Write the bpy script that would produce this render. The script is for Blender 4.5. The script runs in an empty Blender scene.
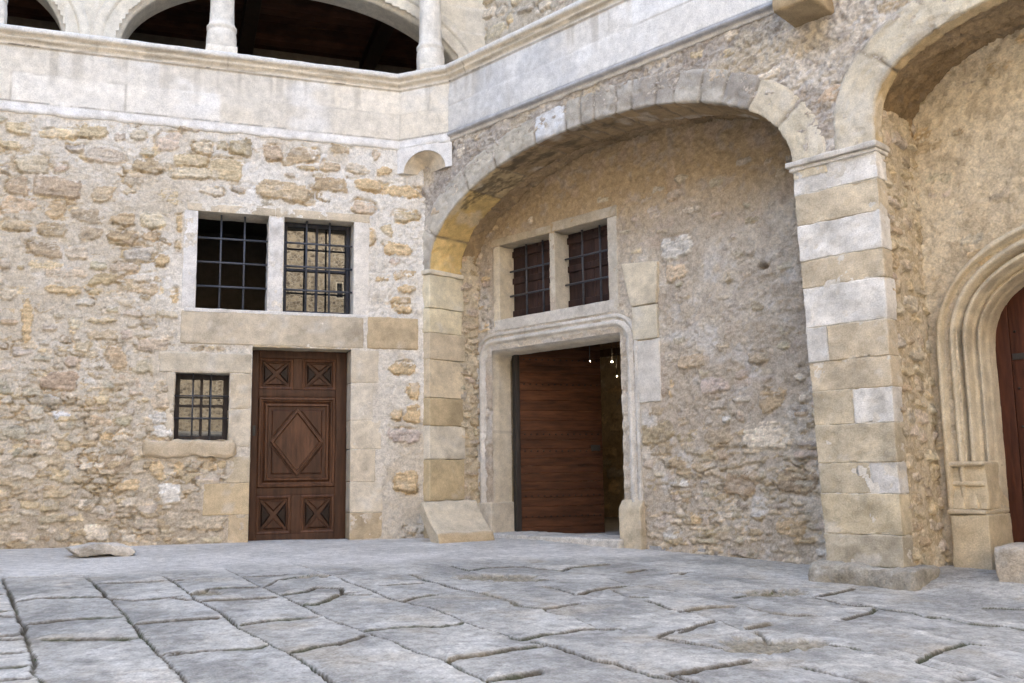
import bpy, math, random
import numpy as np
from mathutils import Matrix, Vector

# ------------------------------------------------------------------ scene basics
S = bpy.context.scene
COL = S.collection
rng = random.Random(7)

# world frame: x runs along the left wing, y into it, z up; origin at the foot of the
# inner corner where the two wings of the courtyard meet (metres)
DR = np.array([0.42558, -0.90492, 0.0])      # along the right wing, away from the corner
NR = np.array([0.90492, 0.42558, 0.0])       # into the right wing
Z3 = np.array([0.0, 0.0, 1.0])


class Frame:
    """A vertical reference plane: u along it, v up, h out of it."""
    def __init__(self, o, u, n, w=Z3):
        self.o, self.u, self.n, self.w = np.array(o, float), np.array(u, float), np.array(n, float), np.array(w, float)

    def p(self, u, v, h):
        u, v, h = np.broadcast_arrays(np.asarray(u, float), np.asarray(v, float), np.asarray(h, float))
        return self.o + u[..., None] * self.u + v[..., None] * self.w + h[..., None] * self.n

    def back(self, d):
        return Frame(self.o - self.n * d, self.u, self.n)


FL = Frame((0, 0, 0), (1, 0, 0), (0, -1, 0))
FR = Frame((0, 0, 0), DR, -NR)
DEPTH = 0.78
FB = FR.back(DEPTH)


# ------------------------------------------------------------------ noise
def _hash(ix, iy, seed):
    h = (ix.astype(np.int64) * 374761393 + iy.astype(np.int64) * 668265263 + seed * 1442695041) & 0xFFFFFFFF
    h = ((h ^ (h >> 13)) * 1274126177) & 0xFFFFFFFF
    h = h ^ (h >> 16)
    return (h & 0xFFFF) / 65535.0


def vnoise(x, y, seed=0):
    x = np.asarray(x, float); y = np.asarray(y, float)
    x, y = np.broadcast_arrays(x, y)
    ix = np.floor(x); iy = np.floor(y)
    fx = x - ix; fy = y - iy
    fx = fx * fx * fx * (fx * (fx * 6 - 15) + 10); fy = fy * fy * fy * (fy * (fy * 6 - 15) + 10)
    a = _hash(ix, iy, seed); b = _hash(ix + 1, iy, seed)
    c = _hash(ix, iy + 1, seed); d = _hash(ix + 1, iy + 1, seed)
    return (a + (b - a) * fx + (c - a) * fy + (a - b - c + d) * fx * fy) * 2 - 1


def fbm(x, y, oct=4, seed=0, gain=0.5):
    t = 0; amp = 1; s = 0
    for i in range(oct):
        t = t + amp * vnoise(x * 2 ** i + 17.3 * i, y * 2 ** i - 9.1 * i, seed + i * 31)
        s += amp; amp *= gain
    return t / s * 1.5


def sst(a, b, x):
    t = np.clip((x - a) / (b - a), 0, 1)
    return t * t * (3 - 2 * t)


def flake(U, V, fu, fv, seed, k=2.2):
    """Broken, one-sided ledges like flaking render: a saw-tooth over smooth noise, 0..1."""
    f = fbm(U * fu, V * fv, 4, seed, 0.55) * k + 0.25 * fbm(U * fu * 5, V * fv * 5, 2, seed + 1)
    f = f - np.floor(f)
    return np.where(f < .82, f / .82, (1 - f) / .18)


def cells(U, V, su, sv, seed):
    """Packed irregular cells: per point the gap to the nearest border, the cell's own random numbers and the offset from its middle."""
    x = U / su; y = V / sv
    x = x + .5 * (np.floor(y) % 2)
    ix, iy = np.floor(x), np.floor(y)
    F1 = np.full(U.shape, 9.0); F2 = F1.copy(); A = np.zeros(U.shape); B = A.copy(); DX = A.copy(); DY = A.copy()
    for j in (-1, 0, 1):
        for i in (-1, 0, 1):
            cx, cy = ix + i, iy + j
            px = cx + .5 + .42 * (_hash(cx, cy, seed) * 2 - 1); py = cy + .5 + .36 * (_hash(cx, cy, seed + 1) * 2 - 1)
            wt = .75 + .6 * _hash(cx, cy, seed + 2)
            dx, dy = x - px, y - py
            d = (np.abs(dx) ** 1.6 + np.abs(dy) ** 1.6) ** (1 / 1.6) * wt
            n = d < F1
            F2 = np.where(n, F1, np.minimum(F2, d)); F1 = np.where(n, d, F1)
            A = np.where(n, _hash(cx, cy, seed + 3), A); B = np.where(n, _hash(cx, cy, seed + 4), B)
            DX = np.where(n, dx, DX); DY = np.where(n, dy, DY)
    return F2 - F1, A, B, DX, DY


def lerp(a, b, t):
    a = np.asarray(a, float); b = np.asarray(b, float)
    return a + (b - a) * np.asarray(t)[..., None]


# ------------------------------------------------------------------ mesh helpers
def raw_mesh(name, V, Fq, Cc, mat, parent=None, smooth=True):
    """V (n,3), Fq list of index tuples or (m,4) array, Cc (n,3) colours -> linked object."""
    me = bpy.data.meshes.new(name)
    V = np.asarray(V, np.float32)
    if isinstance(Fq, np.ndarray):
        me.vertices.add(len(V)); me.vertices.foreach_set('co', V.ravel())
        m = len(Fq)
        me.loops.add(m * 4); me.loops.foreach_set('vertex_index', Fq.astype(np.int32).ravel())
        me.polygons.add(m)
        me.polygons.foreach_set('loop_start', np.arange(0, m * 4, 4, dtype=np.int32))
        me.polygons.foreach_set('loop_total', np.full(m, 4, dtype=np.int32))
        me.update(calc_edges=True)
    else:
        me.from_pydata([tuple(map(float, v)) for v in V], [], Fq); me.update()
    at = me.color_attributes.new('col', 'FLOAT_COLOR', 'POINT')
    c4 = np.ones((len(V), 4), np.float32); c4[:, :3] = Cc
    at.data.foreach_set('color', c4.ravel())
    me.polygons.foreach_set('use_smooth', np.full(len(me.polygons), smooth))
    me.materials.append(mat)
    o = bpy.data.objects.new(name, me); COL.objects.link(o)
    if parent is not None:
        o.parent = parent
        o.matrix_parent_inverse = Matrix.Translation(parent.location).inverted()
    return o


class MB:
    """Collects quads and faces of ONE object."""
    def __init__(self):
        self.V, self.F, self.C, self.n = [], [], [], 0

    def add(self, V, F, C):
        V = np.asarray(V, float).reshape(-1, 3)
        C = np.broadcast_to(np.asarray(C, float), (len(V), 3))
        self.V.append(V); self.C.append(C)
        self.F.extend([tuple(int(i) + self.n for i in f) for f in F]); self.n += len(V)

    def grid(self, P, C, keep=None, flip=False):
        ny, nx = P.shape[:2]
        idx = np.arange(ny * nx).reshape(ny, nx)
        q = np.stack([idx[:-1, :-1], idx[:-1, 1:], idx[1:, 1:], idx[1:, :-1]], -1)
        if flip: q = q[..., ::-1]
        q = q[keep] if keep is not None else q.reshape(-1, 4)
        self.add(P.reshape(-1, 3), q.reshape(-1, 4).tolist(), np.broadcast_to(C, P.shape).reshape(-1, 3))

    def build(self, name, mat, parent=None, smooth=True, bevel=None):
        o = raw_mesh(name, np.concatenate(self.V), self.F, np.concatenate(self.C), mat, parent, smooth)
        return o


def grid_obj(name, P, C, mat, parent=None, keep=None, flip=False):
    ny, nx = P.shape[:2]
    idx = np.arange(ny * nx).reshape(ny, nx)
    q = np.stack([idx[:-1, :-1], idx[:-1, 1:], idx[1:, 1:], idx[1:, :-1]], -1)
    if flip: q = q[..., ::-1]
    q = q[keep] if keep is not None else q.reshape(-1, 4)
    used = np.zeros(ny * nx, bool); used[q.ravel()] = True
    remap = np.cumsum(used) - 1
    return raw_mesh(name, P.reshape(-1, 3)[used], remap[q], np.broadcast_to(C, P.shape).reshape(-1, 3)[used], mat, parent)


def axis(a, b, step, snaps=()):
    """Grid lines from a to b about `step` apart, with lines exactly on the snaps."""
    ks = sorted({a, b, *[s for s in snaps if a < s < b]})
    out = [ks[0]]
    for p, q in zip(ks[:-1], ks[1:]):
        n = max(1, int(round((q - p) / step)))
        out += list(p + (q - p) * (np.arange(1, n + 1) / n))
    return np.array(out)


def _ax(lo, hi, r, step):
    L = hi - lo
    r = min(r, L * 0.45)
    mid = np.linspace(lo + r, hi - r, max(2, int((L - 2 * r) / step) + 1))
    return np.concatenate([[lo, lo + r * 0.3, lo + r * 0.65], mid, [hi - r * 0.65, hi - r * 0.3, hi]])


_seed = [100]


def block(mb, fr, u0, u1, v0, v1, h0, h1, col, r=0.012, amp=0.004, step=0.04, cvar=0.12, nscale=9.0, back=True, freq2=35, warp=None):
    """A worn dressed stone: rounded box with a rough skin."""
    _seed[0] += 1; sd = _seed[0]
    lo = np.array([u0, v0, h0]); hi = np.array([u1, v1, h1])
    r = min(r, 0.45 * float((hi - lo).min()))
    A = [_ax(lo[i], hi[i], r, step) for i in range(3)]
    for ax in range(3):
        i, j = [k for k in range(3) if k != ax]
        for side in (0, 1):
            if ax == 2 and side == 0 and not back: continue
            g1, g2 = np.meshgrid(A[i], A[j], indexing='xy')
            p = np.zeros(g1.shape + (3,)); p[..., i] = g1; p[..., j] = g2; p[..., ax] = hi[ax] if side else lo[ax]
            q = np.clip(p, lo + r, hi - r); d = p - q
            ln = np.linalg.norm(d, axis=-1, keepdims=True)
            n = d / np.maximum(ln, 1e-9)
            s1 = p[..., 0] + 0.71 * p[..., 2]; s2 = p[..., 1] - 0.37 * p[..., 2]
            no = fbm(s1 * nscale + sd * 3.7, s2 * nscale, 3, sd) * amp + fbm(s1 * freq2, s2 * freq2, 2, sd + 5) * amp * 0.35
            p = q + n * (r + no[..., None])
            c = np.asarray(col, float) * (1 + cvar * fbm(s1 * 5 + sd, s2 * 5, 4, sd + 9))[..., None]
            wx_ = sst(.35, .7, fbm(s1 * 3.1 + sd * 2.1, s2 * 3.1, 5, sd + 14, .62))[..., None]; lx_ = sst(.42, .75, fbm(s1 * 4.3 + sd, s2 * 4.3 + 7, 5, sd + 19, .65))[..., None]
            if cvar > .05: c = c * (1 - .30 * wx_) + np.array((.17, .145, .105)) * .30 * wx_; c = c * (1 - .4 * lx_) + np.array((.66, .64, .60)) * .4 * lx_
            if warp is not None: p = warp(p)
            P = fr.p(p[..., 0], p[..., 1], p[..., 2])
            f = (side == 1) if ax != 1 else (side == 0)
            mb.grid(P, np.clip(c, 0.005, 0.95), flip=not f)


def plain(mb, fr, u0, u1, v0, v1, h0, h1, col=(0.5, 0.5, 0.5), r=0.004):
    """A crisp box with a small chamfer (iron, wood, glass edges)."""
    block(mb, fr, u0, u1, v0, v1, h0, h1, col, r=r, amp=0, step=10, cvar=0.0)


def rod(mb, p0, p1, rad, col=(0.5, 0.5, 0.5), seg=8):
    p0 = np.asarray(p0, float); p1 = np.asarray(p1, float)
    d = (p1 - p0) / np.linalg.norm(p1 - p0)
    a = np.cross(d, (0.3, 0.7, 0.2)); a /= np.linalg.norm(a); b = np.cross(d, a)
    t = np.arange(seg) * 2 * math.pi / seg
    ring = np.cos(t)[:, None] * a * rad + np.sin(t)[:, None] * b * rad
    V = np.concatenate([p0 + ring, p1 + ring])
    F = [(i, (i + 1) % seg, seg + (i + 1) % seg, seg + i) for i in range(seg)] + [tuple(range(seg))[::-1], tuple(range(seg, 2 * seg))]
    mb.add(V, F, col)


def lathe(mb, c, prof, col, seg=24, amp=0.003):
    """Turned stone: prof = [(radius, z)] about the vertical through c."""
    t = np.arange(seg + 1) * 2 * math.pi / seg
    pr = np.array(prof)
    R = pr[:, 0][:, None] + 0 * t; Zz = pr[:, 1][:, None] + 0 * t
    R = R + amp * fbm(np.cos(t) * 3 + 5 + 0 * Zz, Zz * 9 + np.sin(t) * 3, 3, 77)
    P = np.stack([c[0] + R * np.cos(t), c[1] + R * np.sin(t), c[2] + Zz], -1)
    C = np.asarray(col) * (1 + 0.14 * fbm(t * 1.3 + 0 * Zz, Zz * 5, 3, 31))[..., None]
    mb.grid(P, C)


def sweep(path, prof, place, step=0.03, pstep=0.03, colf=None, hf=None, flip=False):
    """Sweeps a profile [(offset to the right of the path, height)] along a 2-D path with mitred corners.
    place(a, b, c) -> 3-D point.  Returns points, arc length and profile position grids."""
    path = [np.array(p, float) for p in path]
    segs = []
    for a, b in zip(path[:-1], path[1:]):
        t = (b - a) / np.linalg.norm(b - a); segs.append((a, b, t, np.array([t[1], -t[0]])))
    pts, nrm, arc = [], [], []
    s0 = 0.0
    for k, (a, b, t, n) in enumerate(segs):
        L = np.linalg.norm(b - a); m = max(1, int(round(L / step)))
        for i in range(m + 1):
            if i == 0 and k > 0: continue
            nn = n
            if i == m and k < len(segs) - 1:
                n2 = segs[k + 1][3]; s = n + n2; nn = s / (s @ n)
            pts.append(a + (b - a) * i / m); nrm.append(nn); arc.append(s0 + L * i / m)
        s0 += L
    pts = np.array(pts); nrm = np.array(nrm); arc = np.array(arc)
    pp = [prof[0]]
    for a, b in zip(prof[:-1], prof[1:]):
        L = math.hypot(b[0] - a[0], b[1] - a[1]); m = max(1, int(round(L / pstep)))
        pp += [(a[0] + (b[0] - a[0]) * i / m, a[1] + (b[1] - a[1]) * i / m) for i in range(1, m + 1)]
    pp = np.array(pp)
    d = np.diff(pp, axis=0); t = np.zeros_like(pp); t[:-1] += d; t[1:] += d
    t /= np.maximum(np.linalg.norm(t, axis=1, keepdims=True), 1e-9)
    pn = np.stack([t[:, 1], -t[:, 0]], 1)
    if flip: pn = -pn
    pl = np.concatenate([[0], np.cumsum(np.linalg.norm(d, axis=1))])
    SA, SP = np.meshgrid(arc, pl, indexing='xy')
    off = pp[:, 0][:, None] + 0 * SA; hh = pp[:, 1][:, None] + 0 * SA
    if hf is not None:
        dd = hf(SA, off, hh)
        off = off + pn[:, 0][:, None] * dd; hh = hh + pn[:, 1][:, None] * dd
    a = pts[:, 0] + off * nrm[:, 0]; b = pts[:, 1] + off * nrm[:, 1]
    P = place(a, b, hh)
    Cc = colf(SA, off, hh) if callable(colf) else np.broadcast_to(np.asarray(colf, float), P.shape)
    return P, np.clip(Cc, 0.004, 0.95)


# ------------------------------------------------------------------ materials
def new_mat(name):
    m = bpy.data.materials.new(name); m.use_nodes = True
    nt = m.node_tree
    return m, nt, nt.nodes['Principled BSDF']


def attr_mat(name, rough=0.9, spec=0.3, fine=70.0, var=0.35, bump=0.35, bump_scale=160.0, bdist=0.004, stretch=(1, 1, 1), mid=14.0):
    """Colour from the mesh's own 'col' (what the thing is made of) broken up by procedural grain, plus bump."""
    m, nt, b = new_mat(name)
    N = nt.nodes.new; Lk = nt.links.new
    at = N('ShaderNodeAttribute'); at.attribute_name = 'col'
    tc = N('ShaderNodeTexCoord'); mp = N('ShaderNodeMapping'); mp.inputs['Scale'].default_value = stretch
    Lk(tc.outputs['Object'], mp.inputs['Vector'])
    n1 = N('ShaderNodeTexNoise'); n1.inputs['Scale'].default_value = fine; n1.inputs['Detail'].default_value = 6; n1.inputs['Roughness'].default_value = 0.65
    n2 = N('ShaderNodeTexNoise'); n2.inputs['Scale'].default_value = mid; n2.inputs['Detail'].default_value = 7; n2.inputs['Roughness'].default_value = 0.7
    for n in (n1, n2): Lk(mp.outputs['Vector'], n.inputs['Vector'])
    ad = N('ShaderNodeMath'); ad.operation = 'ADD'
    Lk(n1.outputs['Fac'], ad.inputs[0]); Lk(n2.outputs['Fac'], ad.inputs[1])
    mr = N('ShaderNodeMapRange'); mr.inputs['From Min'].default_value = 0.76; mr.inputs['From Max'].default_value = 1.24
    mr.inputs['To Min'].default_value = 1 - var; mr.inputs['To Max'].default_value = 1 + var
    Lk(ad.outputs[0], mr.inputs['Value'])
    mx = N('ShaderNodeVectorMath'); mx.operation = 'SCALE'
    Lk(at.outputs['Color'], mx.inputs[0]); Lk(mr.outputs['Result'], mx.inputs['Scale'])
    Lk(mx.outputs['Vector'], b.inputs['Base Color'])
    b.inputs['Roughness'].default_value = rough
    b.inputs['Specular IOR Level'].default_value = spec
    if bump > 0:
        n3 = N('ShaderNodeTexNoise'); n3.inputs['Scale'].default_value = bump_scale; n3.inputs['Detail'].default_value = 5; n3.inputs['Roughness'].default_value = 0.7
        Lk(mp.outputs['Vector'], n3.inputs['Vector'])
        ad2 = N('ShaderNodeMath'); ad2.operation = 'MULTIPLY_ADD'; ad2.inputs[1].default_value = 2.0
        Lk(n1.outputs['Fac'], ad2.inputs[0]); Lk(n3.outputs['Fac'], ad2.inputs[2])
        bp = N('ShaderNodeBump'); bp.inputs['Strength'].default_value = bump; bp.inputs['Distance'].default_value = bdist
        Lk(ad2.outputs[0], bp.inputs['Height']); Lk(bp.outputs['Normal'], b.inputs['Normal'])
    return m


M_RUB = attr_mat('rubble_masonry', 0.95, 0.15, 60, 0.27, 0.8, 130, 0.008, mid=16)
M_ASH = attr_mat('dressed_limestone', 0.9, 0.2, 90, 0.22, 0.6, 180, 0.005, mid=11)
M_PAVE = attr_mat('paving_stone', 0.85, 0.25, 80, 0.34, 0.7, 160, 0.006)
M_WOOD = attr_mat('old_oak', 0.5, 0.22, 30, 0.45, 0.5, 60, 0.002, (1, 1, 0.12), 10)
M_WOODH = attr_mat('old_red_boards', 0.65, 0.2, 30, 0.5, 0.6, 60, 0.003, (0.15, 0.15, 1), 9)
M_IRON = attr_mat('wrought_iron', 0.5, 0.5, 60, 0.3, 0.3, 200, 0.001)
M_LEAF = attr_mat('weed_leaf', 0.6, 0.3, 40, 0.3, 0)


def glass_mat():
    m, nt, b = new_mat('window_glass')
    b.inputs['Base Color'].default_value = (0.012, 0.013, 0.014, 1)
    b.inputs['Roughness'].default_value = 0.015
    b.inputs['Specular IOR Level'].default_value = 1.0
    n = nt.nodes.new('ShaderNodeTexNoise'); n.inputs['Scale'].default_value = 3.0
    bp = nt.nodes.new('ShaderNodeBump'); bp.inputs['Strength'].default_value = 0.06; bp.inputs['Distance'].default_value = 0.02
    tc = nt.nodes.new('ShaderNodeTexCoord'); nt.links.new(tc.outputs['Object'], n.inputs['Vector'])
    nt.links.new(n.outputs['Fac'], bp.inputs['Height']); nt.links.new(bp.outputs['Normal'], b.inputs['Normal'])
    return m


M_GLASS = glass_mat()


def lamp_mat():
    m, nt, b = new_mat('lit_bulb')
    b.inputs['Base Color'].default_value = (0.9, 0.85, 0.7, 1)
    b.inputs['Emission Color'].default_value = (1.0, 0.78, 0.5, 1); b.inputs['Emission Strength'].default_value = 22
    return m


M_LAMP = lamp_mat()


def far_rubble_mat():
    """Rubble for the walls on the other sides of the court."""
    m, nt, b = new_mat('far_rubble')
    N = nt.nodes.new; Lk = nt.links.new
    tc = N('ShaderNodeTexCoord'); mp = N('ShaderNodeMapping'); mp.inputs['Scale'].default_value = (2.0, 2.0, 3.6)
    Lk(tc.outputs['Object'], mp.inputs['Vector'])
    v = N('ShaderNodeTexVoronoi'); v.feature = 'F1'; v.inputs['Scale'].default_value = 1.0; Lk(mp.outputs['Vector'], v.inputs['Vector'])
    e = N('ShaderNodeTexVoronoi'); e.feature = 'DISTANCE_TO_EDGE'; e.inputs['Scale'].default_value = 1.0; Lk(mp.outputs['Vector'], e.inputs['Vector'])
    r = N('ShaderNodeValToRGB'); r.color_ramp.elements[0].color = (0.10, 0.075, 0.05, 1); r.color_ramp.elements[1].color = (0.42, 0.34, 0.23, 1)
    sp = N('ShaderNodeSeparateColor'); Lk(v.outputs['Color'], sp.inputs[0]); Lk(sp.outputs[0], r.inputs['Fac'])
    st = N('ShaderNodeMapRange'); st.inputs['From Min'].default_value = 0.03; st.inputs['From Max'].default_value = 0.12; Lk(e.outputs['Distance'], st.inputs['Value'])
    mx = N('ShaderNodeMix'); mx.data_type = 'RGBA'
    mx.inputs[6].default_value = (0.46, 0.40, 0.31, 1); Lk(st.outputs['Result'], mx.inputs[0]); Lk(r.outputs['Color'], mx.inputs[7])
    Lk(mx.outputs[2], b.inputs['Base Color']); b.inputs['Roughness'].default_value = 0.95
    bp = N('ShaderNodeBump'); bp.inputs['Distance'].default_value = 0.03; Lk(st.outputs['Result'], bp.inputs['Height']); Lk(bp.outputs['Normal'], b.inputs['Normal'])
    return m


M_FAR = far_rubble_mat()


# ------------------------------------------------------------------ naming
def thing(name, label, cat, loc=(0, 0, 0), group=None):
    o = bpy.data.objects.new(name, None); COL.objects.link(o); o.location = loc
    o.empty_display_size = 0.3
    o['label'] = label; o['category'] = cat
    if group: o['group'] = group
    return o


def lab(o, label):
    o['label'] = label
    return o

# ------------------------------------------------------------------ surveyed positions (metres)
# stones of the left wall and of the recess wall: centre, half sizes, tone; joints of the paving: polylines
LST= [(-4.3,4.32,0.104,0.061,'y'),(-3.94,4.29,0.175,0.053,'y'),(-3.61,4.34,0.139,0.065,'y'),(-4.36,4.12,0.108,0.046,'y'),(-3.47,4.1,0.19,0.096,'t'),(-4.17,3.93,0.152,0.093,'t'),(-4.29,3.69,0.094,0.092,'b'),(-3.91,3.71,0.227,0.11,'b'),(-3.48,3.68,0.099,0.1,'b'),(-4.27,3.48,0.159,0.081,'b'),(-3.93,3.47,0.11,0.087,'b'),(-3.62,3.43,0.147,0.077,'b'),(-3.26,3.42,0.11,0.061,'b'),(-4.27,3.28,0.117,0.054,'b'),(-3.94,3.26,0.139,0.081,'b'),(-3.58,3.24,0.118,0.069,'b'),(-3.29,3.24,0.125,0.048,'b'),(-3.76,4.15,0.078,0.039,'g'),(-3.89,3.93,0.063,0.039,'t'),(-3.2,3.85,0.081,0.051,'g'),(-4.42,3.87,0.037,0.049,'g'),(-3.32,4.32,0.061,0.04,'t'),(-2.84,4.32,0.12,0.098,'t'),(-2.5,4.29,0.101,0.064,'t'),(-2.08,4.34,0.115,0.095,'b'),(-2.28,4.34,0.049,0.047,'t'),(-2.61,4.13,0.18,0.069,'y'),(-2.23,4.06,0.173,0.117,'y'),(-2.56,3.98,0.243,0.064,'t'),(-3.04,4.02,0.154,0.074,'b'),(-3.17,3.86,0.107,0.062,'g'),(-2.81,3.71,0.099,0.08,'y'),(-2.97,3.43,0.118,0.079,'t'),(-3.22,3.43,0.075,0.061,'b'),(-3.21,3.22,0.075,0.061,'b'),(-3.0,3.25,0.081,0.05,'b'),(-2.69,3.42,0.047,0.091,'o'),(-2.69,3.17,0.052,0.048,'o'),(-2.1,3.85,0.065,0.035,'t'),(-3.15,4.36,0.082,0.069,'g'),(-3.05,4.17,0.072,0.04,'g'),(-3.21,3.73,0.056,0.034,'g'),(-2.38,3.8,0.128,0.04,'c'),(-3.99,3.04,0.166,0.081,'b'),(-3.7,3.02,0.107,0.06,'t'),(-4.34,2.87,0.06,0.053,'g'),(-3.3,3.21,0.115,0.066,'b'),(-3.8,2.82,0.201,0.054,'t'),(-3.43,2.77,0.133,0.054,'b'),(-3.25,2.9,0.14,0.049,'t'),(-3.5,2.91,0.088,0.044,'g'),(-3.81,2.63,0.177,0.041,'o'),(-4.12,2.3,0.051,0.226,'o'),(-4.32,2.55,0.065,0.063,'g'),(-3.17,2.69,0.093,0.044,'b'),(-3.6,2.51,0.097,0.038,'g'),(-3.21,2.54,0.08,0.054,'g'),(-3.43,2.33,0.147,0.027,'y'),(-3.68,2.29,0.067,0.059,'t'),(-3.42,2.17,0.137,0.048,'t'),(-3.28,1.94,0.088,0.112,'b'),(-3.76,2.12,0.057,0.042,'b'),(-3.61,2.05,0.067,0.053,'t'),(-4.15,1.98,0.093,0.036,'g'),(-3.97,1.92,0.08,0.037,'g'),(-3.8,1.87,0.066,0.063,'t'),(-3.68,1.88,0.067,0.053,'t'),(-3.53,1.97,0.068,0.032,'t'),(-3.19,2.18,0.069,0.043,'g'),(-4.32,2.03,0.037,0.036,'g'),(-3.97,2.89,0.152,0.043,'y'),(-3.1,3.05,0.146,0.072,'g'),(-2.87,2.99,0.051,0.072,'o'),(-3.07,2.68,0.181,0.055,'b'),(-2.72,2.62,0.036,0.083,'o'),(-3.13,2.41,0.08,0.033,'t'),(-2.79,2.41,0.112,0.031,'g'),(-2.93,2.09,0.151,0.065,'t'),(-2.99,1.86,0.1,0.07,'t'),(-2.99,2.34,0.065,0.044,'g'),(-2.65,3.17,0.047,0.039,'o'),(-3.8,1.69,0.175,0.094,'B'),(-3.52,1.69,0.063,0.037,'w'),(-4.29,1.63,0.046,0.072,'g'),(-4.18,1.58,0.037,0.041,'g'),(-4.05,1.58,0.083,0.036,'g'),(-3.88,1.49,0.061,0.041,'w'),(-3.78,1.34,0.089,0.041,'W'),(-3.61,1.32,0.057,0.026,'g'),(-3.98,1.47,0.037,0.036,'g'),(-3.4,1.28,0.096,0.052,'b'),(-3.29,1.15,0.112,0.058,'o'),(-3.18,1.31,0.088,0.084,'g'),(-3.38,1.52,0.053,0.069,'y'),(-3.21,0.9,0.136,0.13,'b'),(-3.11,0.63,0.11,0.062,'o'),(-3.7,1.24,0.057,0.031,'g'),(-3.73,1.04,0.075,0.057,'b'),(-3.53,1.1,0.086,0.073,'b'),(-3.98,0.98,0.083,0.036,'g'),(-4.19,1.17,0.119,0.066,'G'),(-3.83,0.88,0.112,0.061,'b'),(-3.57,0.69,0.085,0.031,'t'),(-3.47,0.8,0.052,0.036,'t'),(-4.15,0.97,0.036,0.04,'g'),(-4.24,0.91,0.054,0.06,'g'),(-4.0,0.76,0.028,0.056,'g'),(-3.34,1.67,0.058,0.048,'g'),(-3.22,1.75,0.039,0.043,'t'),(-3.13,1.71,0.049,0.059,'t'),(-3.06,1.68,0.023,0.054,'t'),(-3.12,1.38,0.049,0.037,'t'),(-3.91,1.22,0.037,0.031,'g'),(-3.98,1.38,0.051,0.031,'g'),(-4.19,1.41,0.055,0.041,'g'),(-2.86,0.79,0.081,0.093,'o'),(-2.62,0.81,0.069,0.058,'o'),(-2.31,0.81,0.07,0.036,'o'),(-2.7,0.55,0.102,0.114,'w'),(-2.91,0.43,0.087,0.085,'g'),(-2.46,0.44,0.09,0.093,'g'),(-2.39,0.24,0.221,0.071,'g'),(-2.34,0.69,0.126,0.065,'g'),(-2.84,1.32,0.109,0.065,'w'),(-2.94,1.24,0.047,0.072,'t'),(-2.81,1.18,0.102,0.058,'w'),(-2.83,1.5,0.096,0.073,'t'),(-2.93,0.24,0.113,0.063,'g'),(-1.74,4.31,0.099,0.081,'b'),(-1.42,4.31,0.163,0.082,'b'),(-0.99,4.42,0.12,0.05,'b'),(-0.57,4.38,0.041,0.05,'t'),(-0.49,4.2,0.09,0.05,'o'),(-1.09,4.2,0.103,0.058,'b'),(-0.77,4.2,0.145,0.058,'t'),(-1.62,3.88,0.29,0.113,'b'),(-1.08,3.99,0.197,0.082,'b'),(-0.67,4.02,0.154,0.067,'o'),(-0.24,3.99,0.208,0.067,'o'),(-0.21,3.69,0.141,0.067,'y'),(-0.64,3.43,0.064,0.107,'o'),(-0.43,3.5,0.065,0.066,'y'),(-0.3,3.3,0.148,0.083,'o'),(-0.23,2.99,0.115,0.049,'o'),(-0.21,2.82,0.107,0.041,'o'),(-0.27,2.68,0.122,0.041,'o'),(-0.26,2.59,0.106,0.041,'o'),(-0.35,3.14,0.065,0.041,'t'),(-0.49,2.92,0.081,0.024,'o'),(-1.36,4.16,0.109,0.025,'b'),(-0.26,1.9,0.159,0.065,'o'),(-0.13,1.65,0.066,0.092,'o'),(-0.13,1.39,0.084,0.092,'o'),(-0.32,1.36,0.065,0.055,'o'),(-0.24,1.14,0.195,0.073,'p'),(-0.2,0.62,0.129,0.117,'o')]
RST= [(2.69,1.08,0.216,0.102,'b'),(2.8,0.94,0.097,0.079,'b'),(3.04,1.02,0.094,0.049,'b'),(3.39,1.01,0.169,0.062,'b'),(3.99,1.33,0.132,0.105,'b'),(3.91,1.0,0.252,0.118,'c'),(2.94,0.76,0.121,0.042,'b'),(3.77,0.78,0.144,0.033,'b'),(3.22,0.74,0.116,0.041,'b'),(3.62,0.58,0.17,0.12,'B'),(4.19,0.59,0.197,0.102,'B'),(3.77,0.34,0.06,0.065,'w'),(3.0,0.57,0.051,0.035,'w'),(3.24,0.59,0.057,0.018,'w'),(2.69,1.3,0.099,0.051,'b'),(2.88,1.49,0.035,0.094,'o'),(3.11,0.26,0.058,0.055,'o'),(3.39,1.49,0.163,0.069,'p'),(4.11,0.21,0.142,0.076,'b'),(3.02,2.91,0.19,0.107,'w'),(3.15,1.75,0.163,0.06,'b'),(3.86,1.71,0.091,0.056,'b'),(2.76,3.32,0.088,0.064,'g'),(2.99,2.65,0.127,0.071,'t')]
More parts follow.
